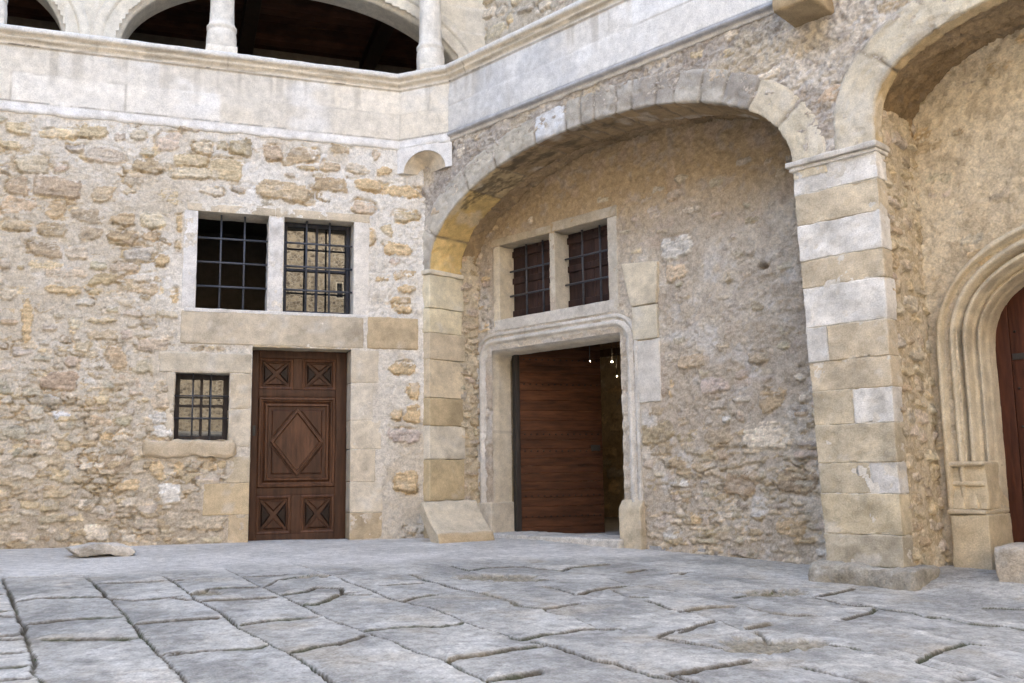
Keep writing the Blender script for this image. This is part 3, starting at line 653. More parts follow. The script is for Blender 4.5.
def left_openings():
    # --- the pair of upper windows in one stone surround
    mb = MB()
    block(mb, FL, -2.63, -1.695, 3.570, 3.655, -.36, .006, (.60, .52, .40), r=.010)
    block(mb, FL, -1.690, -0.64, 3.570, 3.665, -.36, .006, (.60, .52, .40), r=.010)
    block(mb, FL, -2.655, -2.516, 2.475, 3.566, -.36, .007, WHITE, r=.008, amp=.005)
    block(mb, FL, -0.820, -0.645, 2.475, 3.566, -.36, .007, (.70, .66, .60), r=.008, amp=.005)
    block(mb, FL, -2.655, -0.70, 2.112, 2.472, -.36, .012, (.545, .475, .37), r=.012, amp=.005, freq2=55)
    block(mb, FL, -2.63, -0.66, 2.455, 2.495, -.36, .016, (.68, .66, .63), r=.008)
    win = mb.build('window', M_ASH, WING)
    lab(win, 'stone framed pair of barred windows under one lintel above the panelled door')
    m2 = MB()
    block(m2, FL, -1.767, -1.600, 2.495, 3.569, -.30, .008, WHITE, r=.028, amp=.006)
    m2.build('mullion', M_ASH, win)
    iron_grille('grille', FL, W1, -.12, 2, 3, win)
    iron_grille('grille', FL, W2, -.10, 2, 3, win)
    casement(FL, (W2[0] + .01, W2[1] - .01, W2[2] + .005, W2[3] - .005), -.22, win, [-1.21], [3.02], (.028, .03, .04))
    # --- the small low window
    mb = MB()
    block(mb, FL, -2.86, -1.915, 1.80, 2.015, -.40, .014, (.56, .50, .40), r=.02, amp=.008)
    block(mb, FL, -2.140, -1.915, 1.42, 1.797, -.40, .010, (.58, .50, .38), amp=.006)
    block(mb, FL, -2.140, -1.915, 1.02, 1.415, -.40, .010, (.62, .55, .44), amp=.006)
    block(mb, FL, -2.78, -2.695, 1.085, 1.797, -.40, .004, (.62, .55, .44), r=.02, amp=.010)
    block(mb, FL, -2.97, -2.07, .91, 1.083, -.40, .055, (.56, .465, .335), r=.035, amp=.028, nscale=7)
    w = mb.build('window', M_ASH, WING); lab(w, 'small low window with a rough projecting sill left of the panelled door')
    iron_grille('grille', FL, W3, -.13, 2, 2, w, .008)
    casement(FL, (W3[0] - .004, W3[1] + .004, W3[2] - .004, W3[3] + .004), -.22, w, [-2.42], [1.46], (.03, .024, .024), .055)
    # --- dressed jamb stones of the door
    mb = MB()
    L = [(-.38, .05, .285, TAN), (-.38, .29, .62, CREAM), (-.30, .625, .98, (.64, .56, .44)), (-.36, .985, 1.30, CREAM), (-.27, 1.305, 1.72, (.66, .6, .5)), (-.33, 1.725, 2.093, (.62, .55, .44))]
    for (w_, a, b, c) in L:
        block(mb, FL, -.840, -.840 - w_ - .02, a - .05 if a < .1 else a, b, -.36, .008, c, r=.008, amp=.004)
    mb.build('door_jamb', M_ASH, WING); mb = MB()
    block(mb, FL, -2.115, -1.911, -.12, .297, -.36, .009, (.57, .46, .31), r=.008)
    mb.build('door_jamb', M_ASH, WING); mb = MB()
    block(mb, FL, -2.375, -1.911, .30, .63, -.36, .011, (.58, .465, .30), r=.010)
    block(mb, FL, -2.145, -1.911, .634, .915, -.36, .008, (.56, .48, .35), r=.008)
    mb.build('door_jamb', M_ASH, WING); mb = MB()
    block(mb, FL, -1.90, -.85, 2.095, 2.111, -.36, .006, (.56, .46, .31), r=.005)
    mb.build('door_lintel', M_ASH, WING)
    mb = MB(); block(mb, FL, -.66, -.065, 2.112, 2.480, -.05, .016, (.545, .435, .285), r=.02, amp=.007)
    mb.build('corner_stone', M_ASH, WING)
    # --- dark rooms behind
    for (a, b, c, d) in ((-2.9, -.5, 2.2, 3.9), (-2.95, -2.02, .85, 2.05)):
        mb = MB(); fr = FL; col = (.09, .075, .06); e = .02
        for bx in ((a, b, c, c + e, -2.2, -.37), (a, b, d - e, d, -2.2, -.37), (a, a + e, c, d, -2.2, -.37), (b - e, b, c, d, -2.2, -.37), (a, b, c, d, -2.25, -2.2)):
            plain(mb, fr, *bx, col)
        mb.build('room', M_ASH, WING)


left_openings()


def panelled_door():
    """Oak door: frame posts, two small panels over and under one large panel with a lozenge."""
    f = FL; h = -.27
    k = 1.0259                                             # the leaf stands .27 m behind the face
    X = lambda x: -2.6216 + (x + 2.6216) * k
    Zz = lambda z: .7 + (z - .7) * k
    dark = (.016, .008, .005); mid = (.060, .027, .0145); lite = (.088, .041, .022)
    mb = MB()
    x0, x1, z0, z1 = -1.925, -.842, -.03, 2.094
    plain(mb, f, x0, x1, z0, z1, h - .06, h - .02, dark)                      # the back board
    fr0, fr1 = X(-1.872), X(-.945)
    wood = lambda a, b, c, d, p, q, col, r=.006: block(mb, f, a, b, c, d, p, q, col, r=r, amp=.0015, step=.05, cvar=.049, nscale=4)
    wood(x0, X(-1.838), z0, z1, h - .02, h + .012, mid)                       # stiles
    wood(X(-1.008), x1, z0, z1, h - .02, h + .012, mid)
    for (a, b) in ((1.975, 2.065), (1.553, 1.632), (.492, .575), (-.04, .085)):   # rails
        wood(X(-1.838), X(-1.008), Zz(a), Zz(b), h - .02, h + .010, mid)
    for (a, b) in ((1.632, 1.975), (.085, .492)):                              # short middle stiles
        wood(X(-1.474), X(-1.372), Zz(a), Zz(b), h - .02, h + .009, mid)
    leaf = mb.build('door', M_WOOD, WING); lab(leaf, 'small brown oak door with a lozenge panel and four crossed panels')

    def moulding(rect, rings):
        """Mitred picture-frame moulding: rings = [(inset, height)]."""
        m = MB(); a, b, c, d = rect
        for (i0, h0), (i1, h1) in zip(rings[:-1], rings[1:]):
            A = [(a + i0, c + i0), (b - i0, c + i0), (b - i0, d - i0), (a + i0, d - i0)]
            B = [(a + i1, c + i1), (b - i1, c + i1), (b - i1, d - i1), (a + i1, d - i1)]
            for i in range(4):
                j = (i + 1) % 4
                q = [A[i], A[j], B[j], B[i]]
                m.add(f.p([t[0] for t in q], [t[1] for t in q], np.array([h + h0, h + h0, h + h1, h + h1])), [(0, 1, 2, 3)], lite)
        return m
    for (a, b) in ((-1.838, -1.474), (-1.372, -1.008)):
        for (c, d) in ((1.632, 1.975), (.085, .492)):
            r = (X(a), X(b), Zz(c), Zz(d))
            m = moulding(r, [(0, .010), (.012, .016), (.03, .010), (.042, -.010)])
            # crossed panel: four low facets meeting in raised diagonal ribs
            i = .042; p = (r[0] + i, r[1] - i, r[2] + i, r[3] - i); cu, cv = (p[0] + p[1]) / 2, (p[2] + p[3]) / 2
            cs = [(p[0], p[2]), (p[1], p[2]), (p[1], p[3]), (p[0], p[3])]
            for q in range(4):
                A, B = cs[q], cs[(q + 1) % 4]
                mx_, my_ = (A[0] + B[0]) / 2, (A[1] + B[1]) / 2
                ic = (cu * .72 + mx_ * .28, cv * .72 + my_ * .28); w = .014
                P = f.p([A[0], B[0], cu], [A[1], B[1], cv], np.array([h - .012, h - .012, h - .006]))
                m.add(P, [(0, 1, 2)], mid)
                ia = (A[0] + (ic[0] - A[0]) * .1, A[1] + (ic[1] - A[1]) * .1)
                t = lambda P0, s: (P0[0] + (mx_ * .6 + cu * .4 - P0[0]) * s, P0[1] + (my_ * .6 + cv * .4 - P0[1]) * s)
                tri = [t(A, .17), t(B, .17), t((cu, cv), .32)]
                tin = [t(A, .40), t(B, .40), t((cu, cv), .55)]
                V = list(f.p([s[0] for s in tri + tin], [s[1] for s in tri + tin], np.array([h - .010] * 3 + [h + .010] * 3)))
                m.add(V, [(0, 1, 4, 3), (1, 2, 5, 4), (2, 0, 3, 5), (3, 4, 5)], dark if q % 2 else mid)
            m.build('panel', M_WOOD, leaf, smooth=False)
    r = (X(-1.838), X(-1.008), Zz(.575), Zz(1.553))
    m = moulding(r, [(0, .012), (.012, .036), (.03, .038), (.042, .020), (.052, .018), (.066, -.004), (.082, .024), (.10, .026), (.112, .002)])
    i = .112; p = (r[0] + i, r[1] - i, r[2] + i, r[3] - i)
    m.add(f.p([p[0], p[1], p[1], p[0]], [p[2], p[2], p[3], p[3]], h + .004), [(0, 1, 2, 3)], mid)
    cu, cv = (p[0] + p[1]) / 2, (p[2] + p[3]) / 2; du, dv = (p[1] - p[0]) / 2 - .02, (p[3] - p[2]) / 2 - .012
    dia = lambda s: [(cu, cv + dv * s), (cu - du * s, cv), (cu, cv - dv * s), (cu + du * s, cv)]
    rings = [(1.0, .003), (.97, .034), (.88, .038), (.84, .014), (.82, .010)]
    for (s0, h0), (s1, h1) in zip(rings[:-1], rings[1:]):
        A, B = dia(s0), dia(s1)
        for q in range(4):
            j = (q + 1) % 4; Q = [A[q], A[j], B[j], B[q]]
            m.add(f.p([t[0] for t in Q], [t[1] for t in Q], np.array([h + h0, h + h0, h + h1, h + h1])), [(0, 1, 2, 3)], lite)
    A = dia(.82); m.add(f.p([t[0] for t in A], [t[1] for t in A], h + .012), [(0, 1, 2, 3)], lite)
    for q in range(4):                                                          # raised spandrel triangles
        A = dia(1.0); sx = (-1, -1, 1, 1)[q]; sy = (1, -1, -1, 1)[q]
        co = (cu + sx * (du + .0), cv + sy * dv)
        a_, b_ = dia(1.0)[q], dia(1.0)[(q + 1) % 4]
        g = ((a_[0] + b_[0] + co[0]) / 3, (a_[1] + b_[1] + co[1]) / 3)
        sh = lambda P0, s: (P0[0] + (g[0] - P0[0]) * s, P0[1] + (g[1] - P0[1]) * s)
        o_ = [sh(t, .16) for t in (a_, b_, co)]; i_ = [sh(t, .30) for t in (a_, b_, co)]
        V = f.p([t[0] for t in o_ + i_], [t[1] for t in o_ + i_], np.array([h + .005] * 3 + [h + .018] * 3))
        m.add(V, [(0, 1, 4, 3), (1, 2, 5, 4), (2, 0, 3, 5), (3, 4, 5)], mid)
    m.build('panel', M_WOOD, leaf, smooth=False)
    m = MB()
    plain(m, f, X(-1.893), X(-1.862), Zz(1.13), Zz(1.24), h + .010, h + .017, (.02, .02, .02))
    m.build('lock_plate', M_IRON, leaf)


panelled_door()


# --- parapet, string course and coping of both wings: one profile mitred round the corner
PAR = [(-.02, 4.470), (.016, 4.478), (.026, 4.495), (.028, 4.53), (.030, 4.575), (.035, 4.585), (.035, 5.185), (.052, 5.188), (.054, 5.204), (.040, 5.212), (.052, 5.236), (.074, 5.258), (.076, 5.272), (.066, 5.280), (.080, 5.305), (.104, 5.322), (.106, 5.366), (.094, 5.38), (-.30, 5.385), (-.30, 4.62)]
P_L, P_C0, P_C1, P_R = (-12.0, 0.0), (-.292, 0.0), tuple(DR[:2] * .50), tuple(DR[:2] * 9.6)
place_xy = lambda a, b, c: np.stack([a, b, c], -1)


def ashlar(S_, Zc, seed, base, warm, courses, lens=(.75, 1.25), joint=.006):
    """Colour and height of ashlar blocks along arc length S_ and height Zc."""
    H = np.zeros(S_.shape); C = np.zeros(S_.shape + (3,)); r = random.Random(seed)
    wob = .004 * fbm(S_ * 7, Zc * 7, 2, seed + 3)
    J = np.zeros(S_.shape)
    for (z0, z1) in zip(courses[:-1], courses[1:]):
        s = S_.min() - r.random() * .6
        while s < S_.max():
            L = r.uniform(*lens)
            m = (S_ >= s) & (S_ < s + L) & (Zc >= z0) & (Zc < z1)
            t = r.random(); c = np.array(base) * (1 - t) + np.array(warm) * t; c = c * r.uniform(.92, 1.06)
            C[m] = c; H[m] = r.uniform(-.002, .002)
            J = np.maximum(J, np.exp(-((S_ - s + wob) / joint) ** 2) * ((Zc >= z0) & (Zc < z1)))
            s += L
        J = np.maximum(J, np.exp(-((Zc - z0 + wob) / joint) ** 2))
    return H, C, J


PAR_R = [(-.02, 4.49), (.014, 4.492), (.014, 4.528), (.045, 4.535), (.060, 4.545), (.060, 4.568), (.045, 4.582)] + PAR[6:]


def parapet(path, seed, wing, bluish, string_col):
    base = (.72, .71, .69) if bluish else (.75, .715, .655); warm = (.66, .60, .50) if not bluish else (.66, .63, .58)
    store = {}

    def colf(S_, O_, Zc):
        _, C, J = ashlar(S_, Zc, seed, base, warm, (4.585, 4.90, 5.19))
        n = fbm(S_ * 1.6, Zc * 2.5, 4, seed + 1); n2 = fbm(S_ * 12, Zc * 12, 4, seed + 2)
        C = C * (1 + .05 * n2)[..., None]
        C = lerp(C, (.80, .79, .77), .55 * sst(.1, .7, n))
        st = fbm(S_ * 9, Zc * .7, 4, seed + 5)                                   # run-off streaks under the coping
        run = sst(4.75, 5.2, Zc + .15 * st) * sst(.0, .6, st)
        C = lerp(C, (.40, .36, .30), .55 * run)
        C = lerp(C, (.80, .78, .74), .5 * J * sst(-.2, .4, n)); C = lerp(C, (.42, .38, .32), .75 * J * sst(.4, -.3, n)); C = lerp(C, (.50, .50, .50), (.55 if bluish else .2) * sst(.15, .6, fbm(S_ * 1.3 + 4, Zc * 1.6, 4, seed + 15)))
        cop = sst(5.185, 5.20, Zc); k = np.array((.60, .53, .42)) * (1 + .18 * fbm(S_ * 5, Zc * 30, 4, seed + 7))[..., None]
        k = lerp(k, (.30, .26, .20), .6 * sst(.2, .6, fbm(S_ * 3, Zc * 50, 3, seed + 8)))
        jt = np.exp(-(((S_ + .3) % 1.35 - .6) / .005) ** 2)
        k = lerp(k, (.25, .2, .15), .7 * jt)
        C = lerp(C, k, cop)
        C = lerp(C, (.68, .665, .63), .85 * sst(5.30, 5.34, Zc))
        sg = np.array(string_col) * (1 + .12 * n2)[..., None]
        C = lerp(C, sg, sst(4.588, 4.575, Zc)); C = lerp(C, (.62, .59, .55), sst(4.534, 4.526, Zc)) if bluish else C
        return C

    def hf(S_, O_, Zc):
        low = sst(4.53, 4.48, Zc) * (.014 * fbm(S_ * 7, Zc * 4, 4, seed + 21) - .004)
        H, _, J = ashlar(S_, Zc, seed, base, warm, (4.585, 4.90, 5.19))
        return low + .0035 * fbm(S_ * 4, Zc * 6, 4, seed + 11) + .0012 * fbm(S_ * 40, Zc * 40, 2, seed + 12) + (H - .003 * J) * ((Zc > 4.59) & (Zc < 5.18))
    P, C = sweep(path, PAR_R if bluish else PAR, place_xy, step=.02, pstep=.018, colf=colf, hf=hf)
    return grid_obj('parapet', P, C, M_ASH, wing)


parapet([P_L, P_C0, P_C1], 601, WING, False, (.76, .75, .735))


def squinch():
    """White corner piece carried by a little scallop vault where the parapet cuts the corner."""
    A = np.array([P_C0[0] - .02, 0.0, 0]); B = np.array([P_C1[0], P_C1[1], 0]) + DR * .02
    n = 28
    mid = (A + B) / 2; hw = np.linalg.norm(B - A) / 2; d = (B - A) / (2 * hw); out = np.array([d[1], -d[0], 0])
    z0, rise, top = 4.185, .235, 4.49
    apex = np.array([.03, .035, z0 + .03])
    a = np.linspace(math.pi, 0, n + 1)
    r0 = hw * .76
    arch = np.stack([mid + d * (math.cos(t) * r0) + Z3 * (z0 + math.sin(t) * rise) + out * .012 for t in a])
    mb = MB()
    # vault
    kk = np.linspace(0, 1, 14)
    P = arch[None] * (1 - kk)[:, None, None] + apex[None, None] * kk[:, None, None]
    bulge = np.sin(kk * math.pi * .9)[:, None] * .05 * np.sin(a)[None]
    rib = .008 * np.abs(np.sin(a * 4.5))[None] * (1 - kk)[:, None]
    P = P + Z3 * (bulge - rib)[..., None]
    C = np.array((.60, .52, .40)) * (1 + .15 * fbm(a[None] * 3 + 0 * P[..., 0], kk[:, None] * 4 + 0 * P[..., 0], 3, 5))[..., None]
    mb.grid(P, C, flip=False)
    # face round the vault
    outer = []
    for t in a:
        c, s = math.cos(t), math.sin(t); k = min(hw * 1.0 / max(abs(c), 1e-6), (top - z0) / max(s, 1e-6))
        outer.append(mid + d * (c * k) + Z3 * (z0 + s * k) + out * .012)
    outer = np.array(outer)
    kk = np.linspace(0, 1, 8)
    P = arch[None] * (1 - kk)[:, None, None] + outer[None] * kk[:, None, None]
    C = np.array((.72, .70, .67)) * (1 + .06 * fbm(P[..., 0] * 9, P[..., 2] * 9, 3, 6))[..., None]
    mb.grid(P, C, flip=True)
    mb.build('scallop_corbel', M_ASH, WING)


squinch()


# --- upper gallery of the left wing
GY = .30
FG = FL.back(GY)


def arc_path(cx, a, spring, rise, p=2.0, n=64, foot=None, pr=None):
    t = np.linspace(math.pi, 0, n + 1); out = []
    if foot is not None: out.append((cx - a, foot))
    for k in t:
        c, s = math.cos(k), math.sin(k); pp = (pr or p) if c > 0 else p
        out.append((cx + a * math.copysign(abs(c) ** (2 / pp), c), spring + rise * abs(s) ** (2 / pp)))
    if foot is not None: out.append((cx + a, foot))
    return out


def gallery():
    ell = [(-1.40, 2.0), (-6.0, 2.0), (-10.6, 2.0)]
    us = axis(-12, 1.15, .03); vs = axis(5.2, 9.2, .03)
    U, V = np.meshgrid(us, vs)
    H, C, J = ashlar(U, V, 71, (.62, .58, .50), (.66, .60, .49), tuple(np.arange(5.2, 9.5, .34)), (.5, .9))
    H = H - .004 * J + .003 * fbm(U * 6, V * 6, 3, 72)
    C = lerp(C, (.74, .71, .66), .5 * J) * (1 + .08 * fbm(U * 5, V * 5, 4, 73))[..., None]
    k, CU, CV = keep_cells(us, vs, [])
    for cx, a in ell:
        inside = (((CU - cx) / (a + .05)) ** 2 + (np.maximum(CV - 5.5, 0) / (1.07 + .05)) ** 2 < 1)
        k &= ~inside
    grid_obj('gallery_wall', FG.p(U, V, H), C, M_ASH, WING, k)
    prof = [(-.30, .0), (-.28, .02), (-.20, .024), (-.17, -.01), (-.10, -.012), (-.06, -.03), (-.01, -.07), (0, -.09), (0, -.42)]
    for cx, a in ell:
        P, C = sweep(arc_path(cx, a, 5.5, 1.07, foot=5.2, n=56), prof, FG.p, .05, .02, colf=lambda S_, O_, c: np.array((.62, .575, .49)) * (1 + .10 * fbm(S_ * 2.4, c * 9 + O_ * 7, 4, 75) - .25 * np.exp(-(((S_ + .2) % .62 - .3) / .006) ** 2))[..., None])
        grid_obj('gallery_arch', P, C, M_ASH, WING)
    # columns on the parapet
    for (x, y) in ((-4.66, .10), (-2.325, .10), (.055, -.12)):
        mb = MB()
        block(mb, FL, x - .17, x + .17, 5.385, 5.47, -y - .17, -y + .17, (.70, .66, .58), r=.01)
        lathe(mb, (x, y, 5.47), [(.165, 0), (.168, .12), (.160, .20), (.15, .22), (.165, .24), (.165, .27), (.148, .29), (.136, .33), (.131, .5), (.128, 1.0), (.122, 2.0), (.118, 2.6)], (.68, .64, .57), 32)
        col = mb.build('column', M_ASH, WING)
        m2 = MB()
        lathe(m2, (x, y, 8.07), [(.118, 0), (.15, .03), (.13, .06), (.19, .2), (.2, .24)], (.68, .64, .57), 32)
        block(m2, FL, x - .22, x + .22, 8.31, 8.45, -y - .22, -y + .22, (.68, .64, .57), r=.01)
        m2.build('capital', M_ASH, col)
    mb = MB()                                                                   # beam carried by the columns
    block(mb, FL, -12, .3, 8.46, 8.75, -.25, .02, (.12, .08, .05), r=.02)
    mb.build('eaves_beam', M_WOOD, WING)
    # gallery room: floor, back wall, boarded ceiling with beams
    mb = MB(); F = FL
    plain(mb, F, -12, 2.2, 4.53, 4.60, -3.3, -.03, (.3, .26, .2))
    mb.build('gallery_floor', M_ASH, WING)
    mb = MB(); plain(mb, F, -12.1, 3.2, 4.4, 9.4, -3.5, -3.3, (.16, .13, .10)); plain(mb, F, -12.1, -12, 4.4, 9.4, -3.3, .0, (.16, .13, .1)); mb.build('gallery_back_wall', M_ASH, WING)
    mb = MB(); r = random.Random(2)
    y = -.46
    while y > -3.3:
        plain(mb, F, -12, 2.6, 7.02 + r.uniform(0, .008), 7.05, y - .19, y - .004, np.array((.085, .036, .022)) * r.uniform(.7, 1.25)); y -= .194
    mb.build('board_ceiling', M_WOODH, WING)
    for x in (-10.6, -8.2, -6.0, -3.7, -1.9, -.1, 1.6):
        mb = MB(); plain(mb, F, x - .1, x + .1, 6.82, 7.017, -3.3, -.44, (.030, .017, .012), .01)
        mb.build('ceiling_beam', M_WOOD, WING)
    mb = MB(); plain(mb, F, -13, 3.4, 9.2, 9.45, -8.2, .25, (.3, .17, .11)); plain(mb, F, -13, 3.4, -.5, 9.2, -8.2, -3.52, (.5, .45, .38)); plain(mb, F, -13, -12, -.5, 9.2, -3.52, -.4, (.5, .45, .38))  # unseen roof and solid core behind the gallery, added to block the sun
    mb.build('roof', M_RUB, WING)


gallery()

# ------------------------------------------------------------------ RIGHT WING with the two great arches
ARC = thing('arcade_wing', 'right-hand stone wing with two great arches on a banded pier and an open studded door', 'building', tuple(DR * 5.1))
A1 = dict(cx=2.42, a=2.32, spring=3.10, rise=1.03, p=2.0, pr=2.22)
A2 = dict(cx=7.32, a=1.89, spring=3.28, rise=.755, p=2.6)


def in_arch(u, v, A, grow=0.0):
    x = (u - A['cx']) / (A['a'] + grow); z = np.maximum(v - A['spring'], 0) / (A['rise'] + grow)
    p = np.where(x > 0, A.get('pr', A['p']), A['p'])
    return np.abs(x) ** p + z ** p < 1


def render_col(U, V):
    n = fbm(U * 1.7, V * 1.7, 4, 811); m = fbm(U * 6, V * 6, 4, 812); s = fbm(U * 20, V * 20, 3, 813)
    c = lerp((.43, .385, .335), (.63, .58, .51), sst(-.5, .6, n + .5 * m))
    c = lerp(c, (.28, .245, .215), .75 * sst(.05, .6, fbm(U * 2.3 + 4, V * 3, 4, 814)) * sst(1.5, 3.0, U) * sst(4.2, 3.2, U))
    c = lerp(c, (.56, .47, .33), .55 * sst(.2, .6, fbm(U * 2.4 + 9, V * 2.4, 4, 815)))
    c = lerp(c, (.27, .235, .21), .6 * sst(.35, .7, s))
    return c


def spandrel():
    us = axis(-.04, 9.62, .0135); vs = axis(3.0, 4.53, .0135)
    r = random.Random(12)
    st = fill_stones(r, [], 0, 9.6, 3.0, 4.5, 500, lambda u, v, r, t: (r.uniform(.05, .15), r.uniform(.03, .08)), lambda u, v: .35 if u > 3.4 else .12, 'gtcyb', [])
    U, V, H, C = rubble(us, vs, st, 821, render_col, (), (.009, .008), .008, .0, .020, .02)
    H = H + .005 * fbm(U * 16, V * 16, 3, 822) - .012 * sst(.5, .75, fbm(U * 13, V * 13, 3, 823))
    k, CU, CV = keep_cells(us, vs, [])
    k &= ~in_arch(CU, CV, A1, .12) & ~in_arch(CU, CV, A2, .12) & ~((CV < 3.12) & (CU > -.1) & (CU < 5.42)) & ~((CV < 3.28) & (CU > 5.3) & (CU < 9.3))
    # white replacement patch in the render at the very corner under the parapet
    grid_obj('wall', FR.p(U, V, H - .006), C, M_RUB, ARC, k)


spandrel()


def arch_ring(A, depth, bands, seed, ring, name='arch', z0=3.02):
    path = arc_path(A['cx'], A['a'], A['spring'], A['rise'], A['p'], 150, foot=z0, pr=A.get('pr'))
    prof = [(-ring, -.03), (-ring + .006, -.002), (-ring + .03, .004), (-.018, .005), (-.006, .002), (0, -.012), (0, -depth), (-.05, -depth - .01)]

    def col(S_, O_, Hh):
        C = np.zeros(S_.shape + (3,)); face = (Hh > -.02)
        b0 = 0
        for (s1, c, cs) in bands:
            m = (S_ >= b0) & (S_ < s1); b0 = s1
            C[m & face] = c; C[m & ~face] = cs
        n = fbm(S_ * 3, O_ * 3 + Hh * 3, 4, seed); n2 = fbm(S_ * 16, O_ * 16 + Hh * 16, 4, seed + 1)
        C = C * (1 + .14 * n + .12 * n2)[..., None]
        C = lerp(C, (.30, .27, .235), .5 * sst(.1, .6, fbm(S_ * 1.2, (O_ + Hh) * 5, 4, seed + 2)) * face)
        C = lerp(C, (.66, .63, .57), .35 * sst(.25, .7, fbm(S_ * 4, (O_ + Hh) * 4, 4, seed + 4)))
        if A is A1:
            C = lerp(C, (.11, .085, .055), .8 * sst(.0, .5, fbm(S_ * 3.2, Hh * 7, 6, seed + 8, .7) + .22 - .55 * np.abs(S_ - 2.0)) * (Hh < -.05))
        j = joints(S_, O_ + Hh)
        return lerp(C, (.20, .165, .125), .85 * j)

    def joints(S_, T):
        j = np.zeros(S_.shape)
        for k, (s1, _, _) in enumerate(bands[:-1]):
            j = np.maximum(j, np.exp(-((S_ - s1 + .007 * np.sin(T * 17 + k)) / .010) ** 2))
        return j

    def hf(S_, O_, Hh):
        return .007 * fbm(S_ * 4, (O_ + Hh) * 5, 4, seed + 5) + .006 * fbm(S_ * 20, (O_ + Hh) * 20, 4, seed + 6, .65) - .010 * sst(.45, .8, fbm(S_ * 26, (O_ + Hh) * 26, 2, seed + 7)) - .016 * joints(S_, O_ + Hh)
    P, C = sweep(path, prof, FR.p, .02, .018, colf=col, hf=hf, flip=True)
    return grid_obj(name, P, C, M_ASH, ARC)


def arches():
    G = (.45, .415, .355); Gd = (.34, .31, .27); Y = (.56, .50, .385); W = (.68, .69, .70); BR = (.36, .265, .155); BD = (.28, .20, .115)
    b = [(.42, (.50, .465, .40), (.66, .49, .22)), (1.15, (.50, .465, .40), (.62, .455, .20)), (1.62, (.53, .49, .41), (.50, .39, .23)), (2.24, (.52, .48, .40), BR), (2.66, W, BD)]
    r = random.Random(4); s = 2.66
    while s < 4.75:
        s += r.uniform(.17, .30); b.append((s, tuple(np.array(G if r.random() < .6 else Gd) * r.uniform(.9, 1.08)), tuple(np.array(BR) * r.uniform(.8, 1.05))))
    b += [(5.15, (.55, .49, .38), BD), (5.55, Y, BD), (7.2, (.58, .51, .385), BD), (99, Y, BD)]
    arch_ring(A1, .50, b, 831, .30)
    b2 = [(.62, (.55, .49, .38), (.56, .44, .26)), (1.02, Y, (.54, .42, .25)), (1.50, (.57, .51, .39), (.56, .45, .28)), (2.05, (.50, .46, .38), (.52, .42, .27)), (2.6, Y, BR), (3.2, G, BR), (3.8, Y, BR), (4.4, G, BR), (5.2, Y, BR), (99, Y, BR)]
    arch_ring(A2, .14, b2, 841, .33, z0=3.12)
    # rough plastered vaults behind the dressed ribs
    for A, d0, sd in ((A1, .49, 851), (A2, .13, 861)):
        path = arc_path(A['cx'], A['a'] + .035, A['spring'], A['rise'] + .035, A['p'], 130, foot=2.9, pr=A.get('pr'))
        path = [p for p in path]

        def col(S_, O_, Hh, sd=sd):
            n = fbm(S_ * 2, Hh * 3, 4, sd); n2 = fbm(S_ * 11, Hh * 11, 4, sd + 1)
            C = lerp((.26, .185, .105), (.40, .30, .185), sst(-.5, .5, n)) * (1 + .18 * n2)[..., None]  # brown plaster, painted darker in place of the shade under the arch
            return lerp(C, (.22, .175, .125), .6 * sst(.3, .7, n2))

        def hf(S_, O_, Hh, sd=sd):
            return .020 * fbm(S_ * 4, Hh * 5, 4, sd + 2) + .014 * fbm(S_ * 14, Hh * 14, 3, sd + 3) + .03 * flake(S_, Hh, 3, 4, sd + 6)
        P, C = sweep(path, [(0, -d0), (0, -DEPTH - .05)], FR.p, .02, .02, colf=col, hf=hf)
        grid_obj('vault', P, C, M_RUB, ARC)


arches()


def reveals():
    """Rubble flanks of the two recesses and the dressed quoins of the left jamb."""
    def mort(U, V):
        n = fbm(U * 3, V * 2, 4, 871)
        return lerp((.55, .465, .34), (.62, .545, .42), sst(-.5, .6, n))
    for v0, u0, sgn, sd, nm in ((.095, .47, 1, 872, 'recess_flank'), (5.425, .12, 1, 873, 'recess_flank'), (4.86, -.82, -1, 874, 'recess_flank')):
        fr = Frame(DR * v0, NR * sgn, DR * sgn)
        a, b = (u0, .84) if sgn > 0 else (-.84, -.10)
        us = axis(a, b, .0125); vs = axis(-.25, 3.5, .0125)
        r = random.Random(sd)
        st = fill_stones(r, [], a, b, -.2, 3.5, 900, lambda u, v, r, t: (r.uniform(.04, .13), r.uniform(.025, .06)), lambda u, v: .9, 'tttygb', [])
        U, V, H, C = rubble(us, vs, st, sd, mort, (), (.010, .007), .018)
        grid_obj(nm, fr.p(U, V, H - .012), C, M_RUB, ARC)
    mb = MB()
    q = [(-.3, .39, (.44, .36, .24)), (.395, .86, (.53, .43, .27)), (.865, 1.24, (.68, .62, .51)), (1.245, 1.56, (.49, .395, .25)), (1.565, 2.00, (.60, .51, .37)), (2.005, 2.31, (.53, .45, .33)), (2.315, 2.60, (.66, .585, .42)), (2.605, 2.99, (.67, .60, .44))]
    for k, (a, b, c) in enumerate(q):
        block(mb, FR, -.04, .10 + .008 * (k % 2), a, b, -.50 - .02 * (k % 3), .004, c, r=.010, amp=.006, cvar=.2)
    mb.build('jamb', M_ASH, ARC)
    mb = MB()
    block(mb, FR, -.06, .125, 2.995, 3.05, -.52, .028, (.68, .62, .50), r=.014, amp=.004)
    mb.build('impost', M_ASH, ARC)


reveals()


